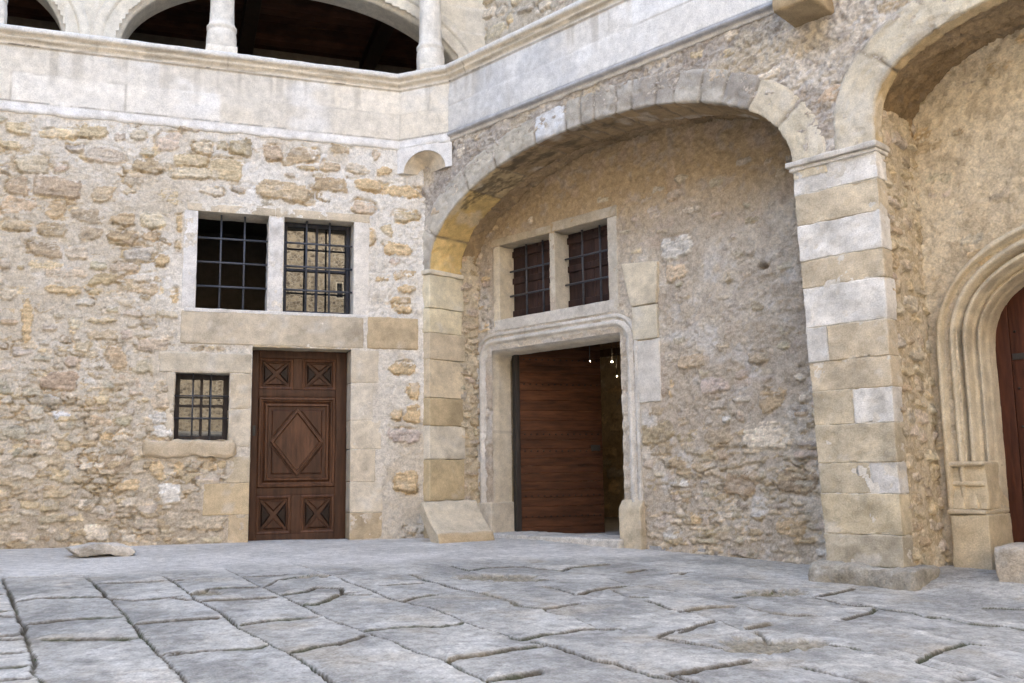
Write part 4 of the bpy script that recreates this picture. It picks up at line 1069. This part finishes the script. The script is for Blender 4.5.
def pier():
    W = (.66, .635, .59); T = (.535, .455, .335); Wr = (.67, .645, .60); Gt = (.45, .395, .29)
    lef = lambda z: 4.735 + (3.15 - z) / 3.15 * .100
    mb = MB()
    rows = [(-.02, .205, [(0, 1, (.43, .385, .30))]), (.21, .505, [(0, 1, (.55, .475, .34))]), (.51, .735, [(0, .66, (.51, .445, .33)), (.665, 1, (.62, .60, .57))]),
            (.74, 1.025, [(0, 1, (.535, .465, .345))]), (1.03, 1.29, [(0, .52, (.55, .475, .35)), (.525, 1, W)]), (1.295, 1.52, [(0, 1, T)]),
            (1.525, 1.795, [(0, .26, W), (.265, 1, T)]), (1.80, 2.115, [(0, 1, W)]), (2.12, 2.335, [(0, 1, T)]), (2.34, 2.625, [(0, 1, W)]), (2.63, 2.88, [(0, 1, (.56, .48, .355))]), (2.885, 3.115, [(0, 1, Wr)])]
    for k, (a, b, cells) in enumerate(rows):
        l = lef((a + b) / 2); rt = 5.432
        for (f0, f1, c) in cells:
            def warp(p, l=l, a=a, b=b):
                p = p.copy(); t = (5.43 - p[..., 0]) / (5.43 - l)
                p[..., 0] = p[..., 0] + t * ((a + b) / 2 - p[..., 1]) * .0317
                return p
            block(mb, FR, l + (rt - l) * f0, l + (rt - l) * f1, a, b, -.16 - .012 * (k % 2), .007 - .003 * (k % 3), c, r=.006, amp=.007, step=.016, cvar=.22, warp=warp, freq2=45)
    def wm(p):
        p = p.copy(); p[..., 0] = np.where(p[..., 0] < 5.1, p[..., 0] + (1.575 - p[..., 1]) * .0317, p[..., 0]); return p
    block(mb, FR, lef(1.575) + .006, 5.426, -.02, 3.11, -.14, -.004, (.64, .60, .53), r=.004, amp=.005, step=.02, warp=wm)
    # warm plastered return on the side of the second recess
    pr = mb.build('pier', M_ASH, ARC); lab(pr, 'pier of alternating white and tan blocks between the two great arches')
    mb = MB(); plain(mb, FR, 4.87, 5.41, -.3, 3.3, -.85, -.15, (.5, .42, .3)); mb.build('pier_core', M_RUB, pr)
    mb = MB()
    block(mb, FR, 4.69, 5.455, 3.118, 3.165, -.20, .045, (.58, .55, .50), r=.012, amp=.004)
    block(mb, FR, 4.715, 5.445, 3.085, 3.120, -.19, .022, (.60, .575, .53), r=.010, amp=.004)
    mb.build('impost', M_ASH, pr)
    mb = MB(); block(mb, FR, 4.745, 5.555, -.30, -.012, -.35, .125, (.345, .32, .27), r=.045, amp=.020, step=.02, nscale=5, cvar=.25, freq2=30); mb.build('plinth', M_RUB, pr)
    mb = MB(); c2 = random.Random(1)
    for k in range(9): block(mb, FR, 9.22, 9.72, -.3 + k * .4, .095 + k * .4, -.2, .004, (W, T, (.53, .45, .31))[k % 3], r=.011, amp=.006, cvar=.15)
    p2 = mb.build('pier', M_ASH, ARC); lab(p2, 'plain pier at the far right beyond the moulded portal')


pier()

BW1 = (.47, 1.283, 2.49, 3.385)
BW2 = (1.365, 2.137, 2.49, 3.385)
BD = (.315, 2.262, -.3, 2.135)


def recess_left():
    def mort(U, V):
        n = fbm(U * 1.3, V * 1.3, 4, 881); m = fbm(U * 5, V * 5, 4, 882)
        c = lerp((.48, .415, .335), (.60, .54, .455), sst(-.6, .6, n + .5 * m))
        c = lerp(c, (.43, .325, .20), sst(2.9, 3.6, V + .25 * n))              # ochre plaster under the vault, darkened to paint in the shade
        c = lerp(c, (.60, .59, .58), .5 * sst(.2, .7, m) * sst(3.2, 2.6, V))
        c = lerp(c, (.52, .41, .34), .3 * sst(.5, .8, fbm(U * 4 + 3, V * 4, 3, 883)))
        c = lerp(c, (.40, .345, .29), .5 * sst(.25, .7, fbm(U * 9 + 3, V * 9, 4, 884)))
        return c
    us = axis(.02, 4.95, .0135, [BW1[0], BW1[1], BW2[0], BW2[1], BD[0], BD[1]]); vs = axis(-.3, 4.25, .0135, [BW1[2], BW1[3], BD[3]])
    flat = [(.36, 2.25, 2.32, 3.50), (.08, 2.50, -.3, 2.36), (2.36, 2.79, 1.35, 2.84)]
    r = random.Random(9)
    st = list(RST)
    st += fill_stones(r, st, .05, 4.9, -.2, 1.25, 1500, lambda u, v, r, t: (r.uniform(.03, .13) * (1.2 - .6 * t), r.uniform(.018, .05)), lambda u, v: .8, 'bgggtGw', flat)
    st += fill_stones(r, st, .05, 4.9, 1.25, 3.6, 900, lambda u, v, r, t: (r.uniform(.03, .10), r.uniform(.02, .05)), lambda u, v: .30, 'ggttGc', flat)
    st += fill_stones(r, st, .05, .4, 2.0, 4.0, 300, lambda u, v, r, t: (r.uniform(.04, .10), r.uniform(.02, .05)), lambda u, v: 1, 'oott', flat)
    U, V, H, C = rubble(us, vs, st, 891, mort, flat, (.013, .009), .014, .0, .013, .02, pack=[(.16, .06, lambda u, v: -.030 + .034 * sst(1.5, .7, v + .3 * fbm(u * 1.4, v * 1.4, 3, 78)) * sst(2.4, 2.9, u) - .02 * sst(1.5, 2.2, v), .022, 'tgbgcbGt', 97)])
    rough = sst(3.7, 3.1, V)
    H = H + rough * (.005 * fbm(U * 15, V * 15, 3, 892) - .014 * sst(.42, .75, fbm(U * 10, V * 12, 3, 893))) * sst(0, .004, H + .006)
    # a putlog hole
    q = np.hypot((U - 3.97) / .05, (V - 2.545) / .035) + .4 * fbm(U * 20, V * 20, 2, 894)
    H = H - .09 * sst(1.1, .6, q); C = lerp(C, (.16, .13, .10), sst(1.1, .7, q) * .6)
    k, _, _ = keep_cells(us, vs, [BW1, BW2, BD])
    w = grid_obj('recess_wall', FB.p(U, V, H), C, M_RUB, ARC, k)
    # stone cross window
    mb = MB()
    block(mb, FB, .33, 1.32, 3.385, 3.475, -.28, .012, (.47, .40, .29), r=.012, amp=.006)
    block(mb, FB, 1.325, 2.27, 3.385, 3.50, -.28, .010, (.44, .38, .29), r=.012, amp=.006)
    block(mb, FB, .365, .47, 2.40, 3.381, -.28, .010, (.66, .585, .45), r=.008)
    block(mb, FB, 2.137, 2.262, 2.40, 3.381, -.28, .010, (.56, .52, .45), r=.008)
    block(mb, FB, .37, 2.255, 2.358, 2.49, -.28, .012, (.60, .57, .52), r=.010)
    win = mb.build('window', M_ASH, ARC); lab(win, 'stone framed pair of shuttered windows with iron bars above the open doorway')
    mb = MB(); block(mb, FB, 1.283, 1.365, 2.49, 3.384, -.26, .006, (.58, .535, .45), r=.016, amp=.004); mb.build('mullion', M_ASH, win)
    for W in (BW1, BW2):
        iron_grille('grille', FB, W, -.175, 2, 2, win, .0115)
        a, b, c, d = W; mb = MB(); wood = (.040, .022, .019)
        n = 4
        for i in range(n):
            u0, u1 = a + (b - a) * i / n, a + (b - a) * (i + 1) / n
            block(mb, FB, u0 + .003, u1 - .003, c, d, -.27, -.225, np.array(wood) * (.8 + .12 * ((i * 7) % 5)), r=.005, amp=.001, cvar=.04)
        for z in (c + .05, (c + d) / 2, d - .12): block(mb, FB, a, b, z, z + .075, -.23, -.205, np.array(wood) * .9, r=.005, amp=.001, cvar=.04)
        mb.build('shutter', M_WOOD, win)
    # moulded door case with rounded upper corners
    R_ = .29; o0, o1, top = .06, 2.485, 2.325
    path = [(o0, -.15), (o0, top - R_)]
    path += [(o0 + R_ - R_ * math.cos(t), top - R_ + R_ * math.sin(t)) for t in np.linspace(0, math.pi / 2, 9)[1:]]
    path += [(o1 - R_ + R_ * math.sin(t), top - R_ + R_ * math.cos(t)) for t in np.linspace(0, math.pi / 2, 9)]
    path += [(o1, -.15)]
    prof = [(-.012, -.02), (-.010, .020), (.022, .026), (.030, .006), (.050, .002), (.058, .024), (.075, .044), (.098, .044), (.112, .026), (.118, .012), (.135, .006), (.165, -.012), (.195, -.045), (.215, -.085), (.226, -.13), (.227, -.34)]

    def col(S_, O_, Hh):
        n = fbm(S_ * 2, O_ * 8 + Hh * 3, 4, 901); n2 = fbm(S_ * 14, (O_ + Hh) * 14, 4, 902)
        c = lerp((.56, .53, .48), (.68, .65, .60), sst(-.5, .5, n)) * (1 + .08 * n2)[..., None]
        c = lerp(c, (.66, .58, .44), .7 * sst(-.03, -.10, Hh))
        jt = np.exp(-(((S_ + .1) % .93 - .5) / .006) ** 2)
        return lerp(c, (.34, .3, .25), .4 * jt)
    P, C = sweep(path, prof, FB.p, .025, .012, colf=col, hf=lambda s, o, h: .003 * fbm(s * 5, (o + h) * 6, 3, 903) + .0012 * fbm(s * 40, (o + h) * 40, 2, 904), flip=True)
    case = grid_obj('door_case', P, C, M_ASH, ARC)
    mb = MB()
    def cham(p):
        p = p.copy(); t = np.clip((p[..., 1] - .33) / .09, 0, 1); p[..., 2] = np.where(p[..., 2] > 0, p[..., 2] * (1 - .75 * t), p[..., 2]); return p
    block(mb, FB, 2.245, 2.515, -.2, .41, -.34, .085, (.60, .52, .39), r=.012, amp=.005, step=.025, warp=cham)
    mb.build('jamb_base', M_ASH, case); mb = MB()
    block(mb, FB, .085, .33, -.2, .36, -.34, .055, (.60, .54, .44), r=.02, amp=.006, step=.03)
    mb.build('jamb_base', M_ASH, case)
    mb = MB(); block(mb, FB, .30, 2.30, -.3, .018, -.42, .16, (.60, .575, .53), r=.02, amp=.008, step=.03, nscale=4); mb.build('doorstep', M_PAVE, ARC)
    # old tapering stones set beside the case
    mb = MB()
    def tap(p):
        p = p.copy(); t = (p[..., 1] - 2.37) / .46; p[..., 0] = np.where(p[..., 0] < 2.6, p[..., 0] - .11 * t, p[..., 0] + .04 * t); p[..., 1] += -.10 * (p[..., 0] - 2.45) * t; return p
    block(mb, FB, 2.44, 2.76, 2.372, 2.83, -.05, .040, (.69, .62, .49), r=.014, amp=.006, warp=tap)
    block(mb, FB, 2.45, 2.765, 2.02, 2.366, -.05, .032, (.64, .585, .47), r=.012, amp=.006)
    block(mb, FB, 2.475, 2.770, 1.38, 2.014, -.05, .018, (.64, .61, .56), r=.012, amp=.008)
    mb.build('relieving_stone', M_ASH, ARC)
    return w


recess_left()


def open_door():
    """The big studded leaf, swung inwards on the left jamb, and the dim room behind it."""
    hv, hd = .40, 1.13; ev, ed = .86, 2.10
    L = math.hypot(ev - hv, ed - hd); cu, su = (ev - hv) / L, (ed - hd) / L
    u = DR * cu + NR * su; n = DR * su - NR * cu
    f = Frame(DR * hv + NR * hd, u, n)
    mb = MB(); r = random.Random(8); z = -.035
    while z < 2.30:
        hgt = r.uniform(.085, .125); z1 = min(z + hgt, 2.32)
        block(mb, f, 0, L, z, z1 - .0015, -.03, .03 + r.uniform(-.001, .001), np.array((.085, .034, .0155)) * r.uniform(.92, 1.08), r=.006, amp=.0015, step=.06, cvar=.049, nscale=4); z = z1
    for z in (.18, .42, .95, 1.15, 1.75, 2.05):
        for i in range(13):
            p = f.p(.06 + (L - .12) * i / 12, z, .028); rod(mb, p, p + n * .012, .010, (.03, .024, .02), 7)
    leaf = mb.build('door', M_WOODH, ARC); lab(leaf, 'large red-brown studded plank door standing open in the doorway')
    mb = MB(); plain(mb, f, L - .16, L - .04, .95, 1.02, .03, .05, (.04, .035, .03)); mb.build('lock', M_IRON, leaf)
    mb = MB(); plain(mb, f, -.06, .0, -.03, 2.32, -.05, .05, (.03, .025, .022)); mb.build('hinge_post', M_WOOD, leaf)
    # room
    b = (-2.6, 3.2); d0, d1 = 1.13, 5.2; F = FR
    mb = MB(); plain(mb, F, b[0], b[1], -.25, -.035, -d1, -d0 + .35, (.36, .36, .36)); mb.build('room_floor', M_PAVE, ARC)
    r = random.Random(33)
    fr = FR.back(d1); us = axis(b[0], b[1], .03); vs = axis(-.1, 2.7, .03)
    st = fill_stones(r, [], b[0], b[1], -.1, 2.7, 900, lambda u, v, r, t: (r.uniform(.08, .2), r.uniform(.04, .1)), lambda u, v: .9, 'otybg', [])
    U, V, H, C = rubble(us, vs, st, 911, lambda U, V: lerp((.42, .33, .21), (.50, .41, .28), sst(-.5, .5, fbm(U, V, 3, 5))), (), relief=.03)
    grid_obj('room_wall', fr.p(U, V, H), C, M_RUB, ARC)
    mb = MB(); wc = (.30, .24, .16)
    plain(mb, F, b[0] - .1, b[0], -.2, 2.8, -d1 - .1, -d0, wc); plain(mb, F, b[1], b[1] + .1, -.2, 2.8, -d1 - .1, -d0, wc)
    plain(mb, F, b[0], b[1], -.2, 2.8, -d1 - .15, -d1 - .05, wc); plain(mb, F, b[0] - .1, .29, -.2, 3.7, -d0 - .02, -d0 + .02, wc); plain(mb, F, 2.28, b[1] + .1, -.2, 3.7, -d0 - .02, -d0 + .02, wc)
    plain(mb, F, .29, 2.28, 2.345, 3.7, -d0 - .02, -d0 + .02, wc)
    mb.build('room_shell', M_RUB, ARC)
    mb = MB(); plain(mb, F, b[0] - .1, b[1] + .1, 2.66, 2.8, -d1 - .1, -d0 - .03, (.07, .045, .03))
    for k in range(5): plain(mb, F, b[0], b[1], 2.52, 2.657, -1.8 - k * .75, -1.66 - k * .75, (.06, .04, .028), .01)
    mb.build('room_ceiling', M_WOOD, ARC)


open_door()


def portal():
    """The moulded late-gothic doorway in the second recess."""
    def mort(U, V):
        n = fbm(U * 1.5, V * 1.5, 4, 921); m = fbm(U * 6, V * 6, 4, 922)
        c = lerp((.58, .49, .355), (.70, .615, .47), sst(-.5, .6, n + .4 * m))
        return lerp(c, (.36, .29, .20), .5 * sst(.3, .7, fbm(U * 12, V * 12, 4, 923)))
    us = axis(5.36, 9.35, .0145); vs = axis(-.35, 4.15, .0145)
    r = random.Random(21)
    st = fill_stones(r, [], 5.4, 9.3, -.2, 4.1, 900, lambda u, v, r, t: (r.uniform(.03, .12), r.uniform(.02, .06)), lambda u, v: .25, 'toygb', [])
    U, V, H, C = rubble(us, vs, st, 925, mort, (), (.014, .009), .008, .004, .022, .02)
    H = H - .016 * sst(.45, .75, fbm(U * 11, V * 11, 3, 926))
    k, CU, CV = keep_cells(us, vs, [])
    x = (CU - 6.85) / 1.22; zz = np.maximum(CV - 1.62, 0) / .85
    k &= ~((np.abs(x) ** 2.4 + zz ** 2.4) < 1)
    H = H * .6
    grid_obj('recess_wall', FB.p(U, V, H), C, M_RUB, ARC, k)
    path = arc_path(6.85, 1.36, 1.60, .96, 2.35, 72, foot=.34)
    prof = [(-0.0064, -0.042), (-0.0051, 0.05), (0.0064, 0.066), (0.0288, 0.066), (0.0371, 0.04), (0.041, 0.012), (0.064, -0.0168), (0.08, -0.0168), (0.0864, 0.022), (0.0992, 0.04), (0.1184, 0.04), (0.128, 0.022), (0.1331, -0.028), (0.1485, -0.07), (0.1632, -0.077), (0.1677, -0.0252), (0.1792, -0.0084), (0.1984, -0.0084), (0.2061, -0.042), (0.2112, -0.105), (0.2304, -0.154), (0.2464, -0.161), (0.2515, -0.119), (0.2624, -0.112), (0.272, -0.14), (0.2752, -0.224), (0.2848, -0.266), (0.288, -0.42)]

    def col(S_, O_, Hh):
        n = fbm(S_ * 1.7, O_ * 6, 4, 931); n2 = fbm(S_ * 12, (O_ + Hh) * 12, 4, 932)
        c = lerp((.54, .455, .32), (.64, .565, .43), sst(-.5, .5, n)) * (1 + .10 * n2)[..., None]
        c = lerp(c, (.36, .315, .25), .5 * sst(.25, .7, fbm(S_ * 3, O_ * 20, 4, 933)))
        return lerp(c, (.25, .21, .16), .6 * np.exp(-(((S_ + .2) % .78 - .4) / .006) ** 2))
    P, C = sweep(path, prof, FB.p, .03, .010, colf=col, hf=lambda s, o, h: .003 * fbm(s * 5, (o + h) * 6, 3, 934) + .0015 * fbm(s * 30, (o + h) * 30, 2, 935), flip=True)
    case = grid_obj('portal', P, C, M_ASH, ARC); lab(case, 'moulded gothic portal with a basket arch and carved bases')
    c = (.60, .51, .36)
    for m in (1, -1):
        mb = MB()
        e = lambda v: v if m > 0 else 13.7 - v
        def bl(a, b, *rest, **kw):
            a, b = sorted((e(a), e(b))); block(mb, FB, a, b, *rest, **kw)
        bl(5.50, 5.785, -.35, .335, -.42, .075, c, r=.018, amp=.010, step=.03)
        bl(5.49, 5.775, .335, .375, -.42, .092, (.56, .48, .35), r=.014, amp=.004)
        bl(5.51, 5.775, .370, .715, -.42, .028, c, r=.01, amp=.008, step=.02)
        for (a, b) in ((5.515, 5.61), (5.63, 5.705), (5.72, 5.77)):
            w = (b - a) / 2; h1 = .062 if a < 5.6 else (.054 if a < 5.7 else .046)
            def tp(p, a=a, b=b, h1=h1):
                p = p.copy(); t = np.clip((p[..., 1] - .375) / .15, 0, 1); mid_ = e((a + b) / 2)
                p[..., 0] = mid_ + (p[..., 0] - mid_) * (1 - .40 * t); p[..., 2] = np.where(p[..., 2] > -.2, p[..., 2] - .035 * t, p[..., 2]); return p
            bl(a, b, .375, .52, -.40, h1, c, r=.008, amp=.003, step=.03, warp=tp)
        bl(5.50, 5.775, .70, .735, -.40, .060, (.58, .50, .37), r=.015, amp=.004)
        bl(5.505, 5.772, .545, .585, -.40, .046, c, r=.018, amp=.006)
        mb.build('carved_base', M_ASH, case)
    mb = MB(); r = random.Random(5); fr = FB.back(.40); u = 5.68
    while u < 8.0:
        w = r.uniform(.16, .24); block(mb, fr, u, u + w - .004, -.1, 2.3, -.06, r.uniform(-.003, .003), np.array((.055, .018, .009)) * r.uniform(.8, 1.2), r=.006, amp=.0015, step=.06, cvar=.049, nscale=4); u += w
    for z in (.25, .7, 1.0, 1.3, 1.75):
        for i in range(18):
            p = fr.p(5.93 + i * .108, z, .0); rod(mb, p, p + fr.n * .014, .010, (.03, .025, .02), 7)
    d = mb.build('door', M_WOOD, ARC); lab(d, 'red-brown plank door closed inside the moulded gothic portal')
    for z in (.45, 1.55):
        mb = MB(); plain(mb, fr, 5.9, 7.5, z - .025, z + .025, .003, .012, (.03, .025, .022)); mb.build('iron_strap', M_IRON, d)


portal()


def right_upper():
    parapet([P_C1, P_R], 651, ARC, True, (.40, .40, .41))
    fr = FR.back(.92)
    us = axis(-.75, 9.6, .02); vs = axis(4.7, 9.2, .02)
    r = random.Random(14)
    def dens(u, v): return .9 if v < 6.6 and u < 3.5 else .5
    st = fill_stones(r, [], -.3, 9.5, 5.2, 9.1, 3000, lambda u, v, r, t: (r.uniform(.06, .2), r.uniform(.03, .09)), dens, 'ggttcy', [])
    U, V, H, C = rubble(us, vs, st, 951, lambda U, V: lerp((.50, .44, .35), (.62, .56, .47), sst(-.5, .5, fbm(U * 1.4, V * 1.4, 4, 952))), (), relief=.018)
    grid_obj('upper_wall', fr.p(U, V, H), C, M_RUB, ARC)
    mb = MB()
    block(mb, FR, 4.825, 5.165, 4.30, 4.62, -.25, .36, (.33, .25, .15), r=.02, amp=.008, step=.03, cvar=.25)
    mb.build('corbel', M_ASH, ARC)
    mb = MB()
    plain(mb, FR, -1.0, 22, 9.23, 9.48, -8.6, .15, (.3, .17, .11)); plain(mb, FR, -2.0, 22, -.6, 9.22, -8.6, -5.42, (.5, .45, .38))  # hidden body of the right wing, boxed in as a sun blocker
    plain(mb, FR, 4.2, 22, 4.62, 4.72, -5.4, -.55, (.4, .35, .3)); plain(mb, FR, 4.6, 22, -.6, 9.2, -1.9, -1.35, (.4, .35, .3))
    mb.build('roof', M_RUB, ARC)
    mb = MB(); plain(mb, FR, 9.66, 22.5, -.8, 9.2, -1.2, -.04); mb.build('far_wall', M_FAR, ARC)


right_upper()


# ------------------------------------------------------------------ the other two sides of the court (behind and left of the camera)
def court_wing(label, fr, length, nwin, z0):
    t = thing('court_wing', label, 'building', tuple(fr.p(length / 2, z0, 0)))
    holes = []
    for k in range(nwin):
        c = length * (k + .5) / nwin
        holes.append((c - .5, c + .5, 1.2, 2.9)); holes.append((c - .5, c + .5, 4.6, 6.3))
    us = axis(0, length, .5, [h for q in holes for h in q[:2]]); vs = axis(z0, 12.5, .5, [h for q in holes for h in q[2:]])
    U, V = np.meshgrid(us, vs); k, _, _ = keep_cells(us, vs, holes)
    grid_obj('wall', fr.p(U, V, 0 * U), (.5, .42, .3), M_FAR, t, k)
    for (a, b, c, d) in holes:
        mb = MB()
        for bx in ((a - .16, a, c - .16, d + .18), (b, b + .16, c - .16, d + .18), (a, b, d, d + .18), (a, b, c - .16, c)): block(mb, fr, *bx, -.4, .015, (.60, .53, .41), r=.01, amp=.004, step=.15)
        w = mb.build('window', M_ASH, t)
        casement(fr, (a, b, c, d), -.25, w, [(a + b) / 2], [c + (d - c) / 3, c + 2 * (d - c) / 3], (.2, .17, .13), .06)
    mb = MB(); plain(mb, fr, -.5, length + .5, 12.5, 12.7, -5, .4, (.35, .2, .13)); plain(mb, fr, 0, length, z0, 12.5, -5, -.6, (.4, .35, .3)); mb.build('roof', M_RUB, t)


court_wing('sunlit rubble wing closing the court behind the camera', Frame((11, -21, 0), (-1, 0, 0), (0, 1, 0)), 24, 2, -1.0)
court_wing('shaded rubble wing along the left side of the court', Frame((-12.6, -21, 0), (0, 1, 0), (1, 0, 0)), 20.5, 5, -1.0)


# ------------------------------------------------------------------ loose things
def loose_things():
    # rough slab lying on the paving
    o = MB(); fr = Frame((-3.29, -1.12, float(ground_z(-3.29, -1.12))), (.995, .06, 0), (.06, -.995, 0))
    def rag(p):
        p = p.copy(); k = .80 + .20 * sst(.0, .06, p[..., 1]); p[..., 0] *= k; p[..., 2] *= k; p[..., 0] += .05 * np.sin(p[..., 2] * 9 + 1) + .03 * np.sin(p[..., 1] * 40); p[..., 1] += .018 * np.sin(p[..., 0] * 11 + 1.3); return p
    block(o, fr, -.25, .25, .004, .100, -.16, .14, (.60, .56, .50), r=.012, amp=.010, step=.012, nscale=9, cvar=.25, warp=rag)
    s = o.build('stone_slab', M_RUB); s['label'] = 'rough flat pale stone lying loose on the paving near the foot of the left wall'; s['category'] = 'stone'
    # fragment of a moulded cornice leaning on the jamb
    a = np.array((-.07, -.93, 0)); b = np.array((.60, -.72, 0)); L = np.linalg.norm(b - a); u = (b - a) / L; n = np.array((u[1], -u[0], 0))
    zg = float(ground_z(.25, -.68)) - .01
    prof = [(0, 0), (-.005, .02), (.022, .105), (.034, .118), (.055, .122), (.20, .255), (.215, .285), (.245, .305), (.255, .335), (.30, .385), (.33, .425), (.36, .435), (.42, .375), (.16, .03), (.14, 0)]
    us = _ax(0, L, .012, .02); pts = []
    for p, q in zip(prof[:-1], prof[1:]):
        m = max(1, int(math.hypot(q[0] - p[0], q[1] - p[1]) / .02)); pts += [(p[0] + (q[0] - p[0]) * i / m, p[1] + (q[1] - p[1]) * i / m) for i in range(m)]
    pts.append(prof[-1]); pts = np.array(pts)
    U, I = np.meshgrid(us, np.arange(len(pts))); bk = pts[I, 0]; zz = pts[I, 1]
    nz = .006 * fbm(U * 9, bk * 9 + zz * 5, 4, 61)
    edge = np.minimum(U, L - U); ins = .010 * sst(.012, 0, edge)
    P = a + U[..., None] * u - (bk + nz + ins)[..., None] * n + (zg + zz * 1.0 + nz - ins)[..., None] * Z3
    C = np.array((.56, .49, .375)) * (1 + .12 * fbm(U * 6, bk * 8 + zz * 8, 4, 62))[..., None]
    C = lerp(C, (.48, .36, .21), .75 * sst(.115, .10, zz) * (bk < .1))
    mb = MB(); mb.grid(P, C)
    for e in (0, -1):
        ring = P[:, e]; mb.add(np.concatenate([ring, ring.mean(0, keepdims=True)]), [(i, (i + 1) % len(ring), len(ring)) for i in range(len(ring))], (.50, .44, .34))
    c = mb.build('cornice_fragment', M_ASH); c['label'] = 'broken piece of moulded stone cornice leaning at the foot of the left arch jamb'; c['category'] = 'carved stone'
    # worn step in front of the portal
    mb = MB(); block(mb, FR, 5.93, 7.80, -.20, .135, -.84, -.30, (.52, .455, .37), r=.03, amp=.016, step=.025, nscale=5, cvar=.2)
    s = mb.build('stone_step', M_RUB); s['label'] = 'worn stone block forming the step of the gothic portal'; s['category'] = 'step'
    # three little spotlights in the room behind the open door
    names = ['small lit spotlight, left and faintest of those glowing inside the dark doorway', 'brightest small lit spotlight high inside the dark doorway', 'small lit spotlight lowest on the right edge of the dark doorway']
    for (v, d, z, rad, lb) in ((1.22, 1.5, 1.98, .004, names[0]), (0.32, 3.0, 2.165, .010, names[1]), (.40, 3.0, 1.96, .005, names[2])):
        p = FR.p(v, z, -d); t = thing('spotlight', lb, 'lamp', tuple(p), 'spotlights inside the doorway')
        mb = MB(); aim = -np.array(NR) * .9 + DR * .3 - Z3 * .3; aim = aim / np.linalg.norm(aim)
        aim = (np.array((-2.62, -10.54, .7)) - p); aim[2] -= 3; aim /= np.linalg.norm(aim)
        rod(mb, p - aim * .10, p - aim * .006, rad * 1.35, (.02, .02, .02), 14); rod(mb, p - aim * .05, (p - aim * .05) * (1, 1, 0) + (0, 0, 2.6 if d > 2 else 2.4), .006, (.02, .02, .02), 8)
        mb.build('lamp_body', M_IRON, t)
        mb = MB(); rod(mb, p - aim * .004, p, rad, (1, 1, 1), 14); mb.build('bulb', M_LAMP, t)
    for (v, d, z, e) in ((.30, 3.1, 2.1, 14),):
        ld = bpy.data.lights.new('room_light', 'POINT'); ld.energy = e * .10; ld.color = (1, .72, .42); ld.shadow_soft_size = .06
        lo = bpy.data.objects.new('room_light', ld); lo.location = FR.p(v, z, -d); COL.objects.link(lo)
    # weeds in the joints
    r = random.Random(17); mb = MB()
    spots = [(-2.26, -3.62), (-2.3, -3.7), (-3.1, -3.6), (-2.98, -3.75), (-.25, -3.45), (-3.3, -5.45), (-3.24, -5.5), (-1.72, -2.9), (-1.2, -4.7), (-2.3, -5.3), (.9, -4.0), (1.3, -3.6), (-.9, -3.2), (1.25, -4.75), (1.0, -2.9)]
    for (x, y) in spots:
        for k in range(9):
            px, py = x + r.gauss(0, .045), y + r.gauss(0, .035); z = float(ground_z(px, py)) - .015
            a_ = r.uniform(0, 6.28); h = r.uniform(.004, .014); w = r.uniform(.002, .005); l = r.uniform(.006, .018)
            d = np.array((math.cos(a_), math.sin(a_), 0)); s_ = np.array((-d[1], d[0], 0)); b0 = np.array((px, py, z))
            col = np.array((.075, .10, .03)) * r.uniform(.6, 1.3)
            mb.add([b0 - s_ * w * .4, b0 + s_ * w * .4, b0 + d * l * .5 + s_ * w + Z3 * h * .8, b0 + d * l + Z3 * h, b0 + d * l * .5 - s_ * w + Z3 * h * .8], [(0, 1, 2, 3, 4)], col)
    w = mb.build('joint_weeds', M_LEAF); w['kind'] = 'stuff'; w['label'] = 'tiny green weeds growing in the joints of the paving'; w['category'] = 'weeds'


loose_things()

# ------------------------------------------------------------------ light and camera
EL, SUN = math.radians(31), np.array((-.10, 1.0, 0)); SUN = SUN / np.linalg.norm(SUN)
sd = SUN * math.cos(EL) + Z3 * math.sin(EL)                                     # towards the sun
w = bpy.data.worlds.new('World'); S.world = w; w.use_nodes = True
nt = w.node_tree; sky = nt.nodes.new('ShaderNodeTexSky'); sky.sky_type = 'NISHITA'; sky.sun_disc = False
sky.sun_elevation = EL; sky.sun_rotation = math.atan2(sd[0], sd[1])
sky.air_density = 1.0; sky.dust_density = 2.5; sky.ozone_density = 1.0
bg = nt.nodes['Background']; hs = nt.nodes.new('ShaderNodeHueSaturation'); hs.inputs['Saturation'].default_value = .78
nt.links.new(sky.outputs['Color'], hs.inputs['Color']); nt.links.new(hs.outputs['Color'], bg.inputs['Color']); bg.inputs['Strength'].default_value = 0.15
sl = bpy.data.lights.new('sun', 'SUN'); sl.energy = 2.0; sl.angle = math.radians(.5); sl.color = (1, .95, .86)
so = bpy.data.objects.new('sun', sl); COL.objects.link(so); so.location = (0, 20, 25)
so.rotation_euler = Vector(sd).to_track_quat('Z', 'Y').to_euler()

cam = bpy.data.cameras.new('camera'); cam.sensor_fit = 'HORIZONTAL'; cam.sensor_width = 36; cam.lens = 33.2227; cam.clip_end = 500; cam.clip_start = .05
co = bpy.data.objects.new('camera', cam); COL.objects.link(co)
rt, up, fw = (0.94407967, -0.32941361, -0.01415097), (-0.03204239, -0.13437775, 0.99041199), (0.32815676, 0.93457439, 0.1374185)
m = Matrix(((rt[0], up[0], -fw[0], -2.6216), (rt[1], up[1], -fw[1], -10.5367), (rt[2], up[2], -fw[2], .7), (0, 0, 0, 1)))
co.matrix_world = m
S.camera = co
S.cycles.max_bounces = 10; S.cycles.diffuse_bounces = 6
vs_ = S.view_settings
vs_.view_transform = 'Standard'; vs_.look = 'None'; vs_.gamma = 1.0; vs_.use_curve_mapping = False
vs_.exposure = 3.3
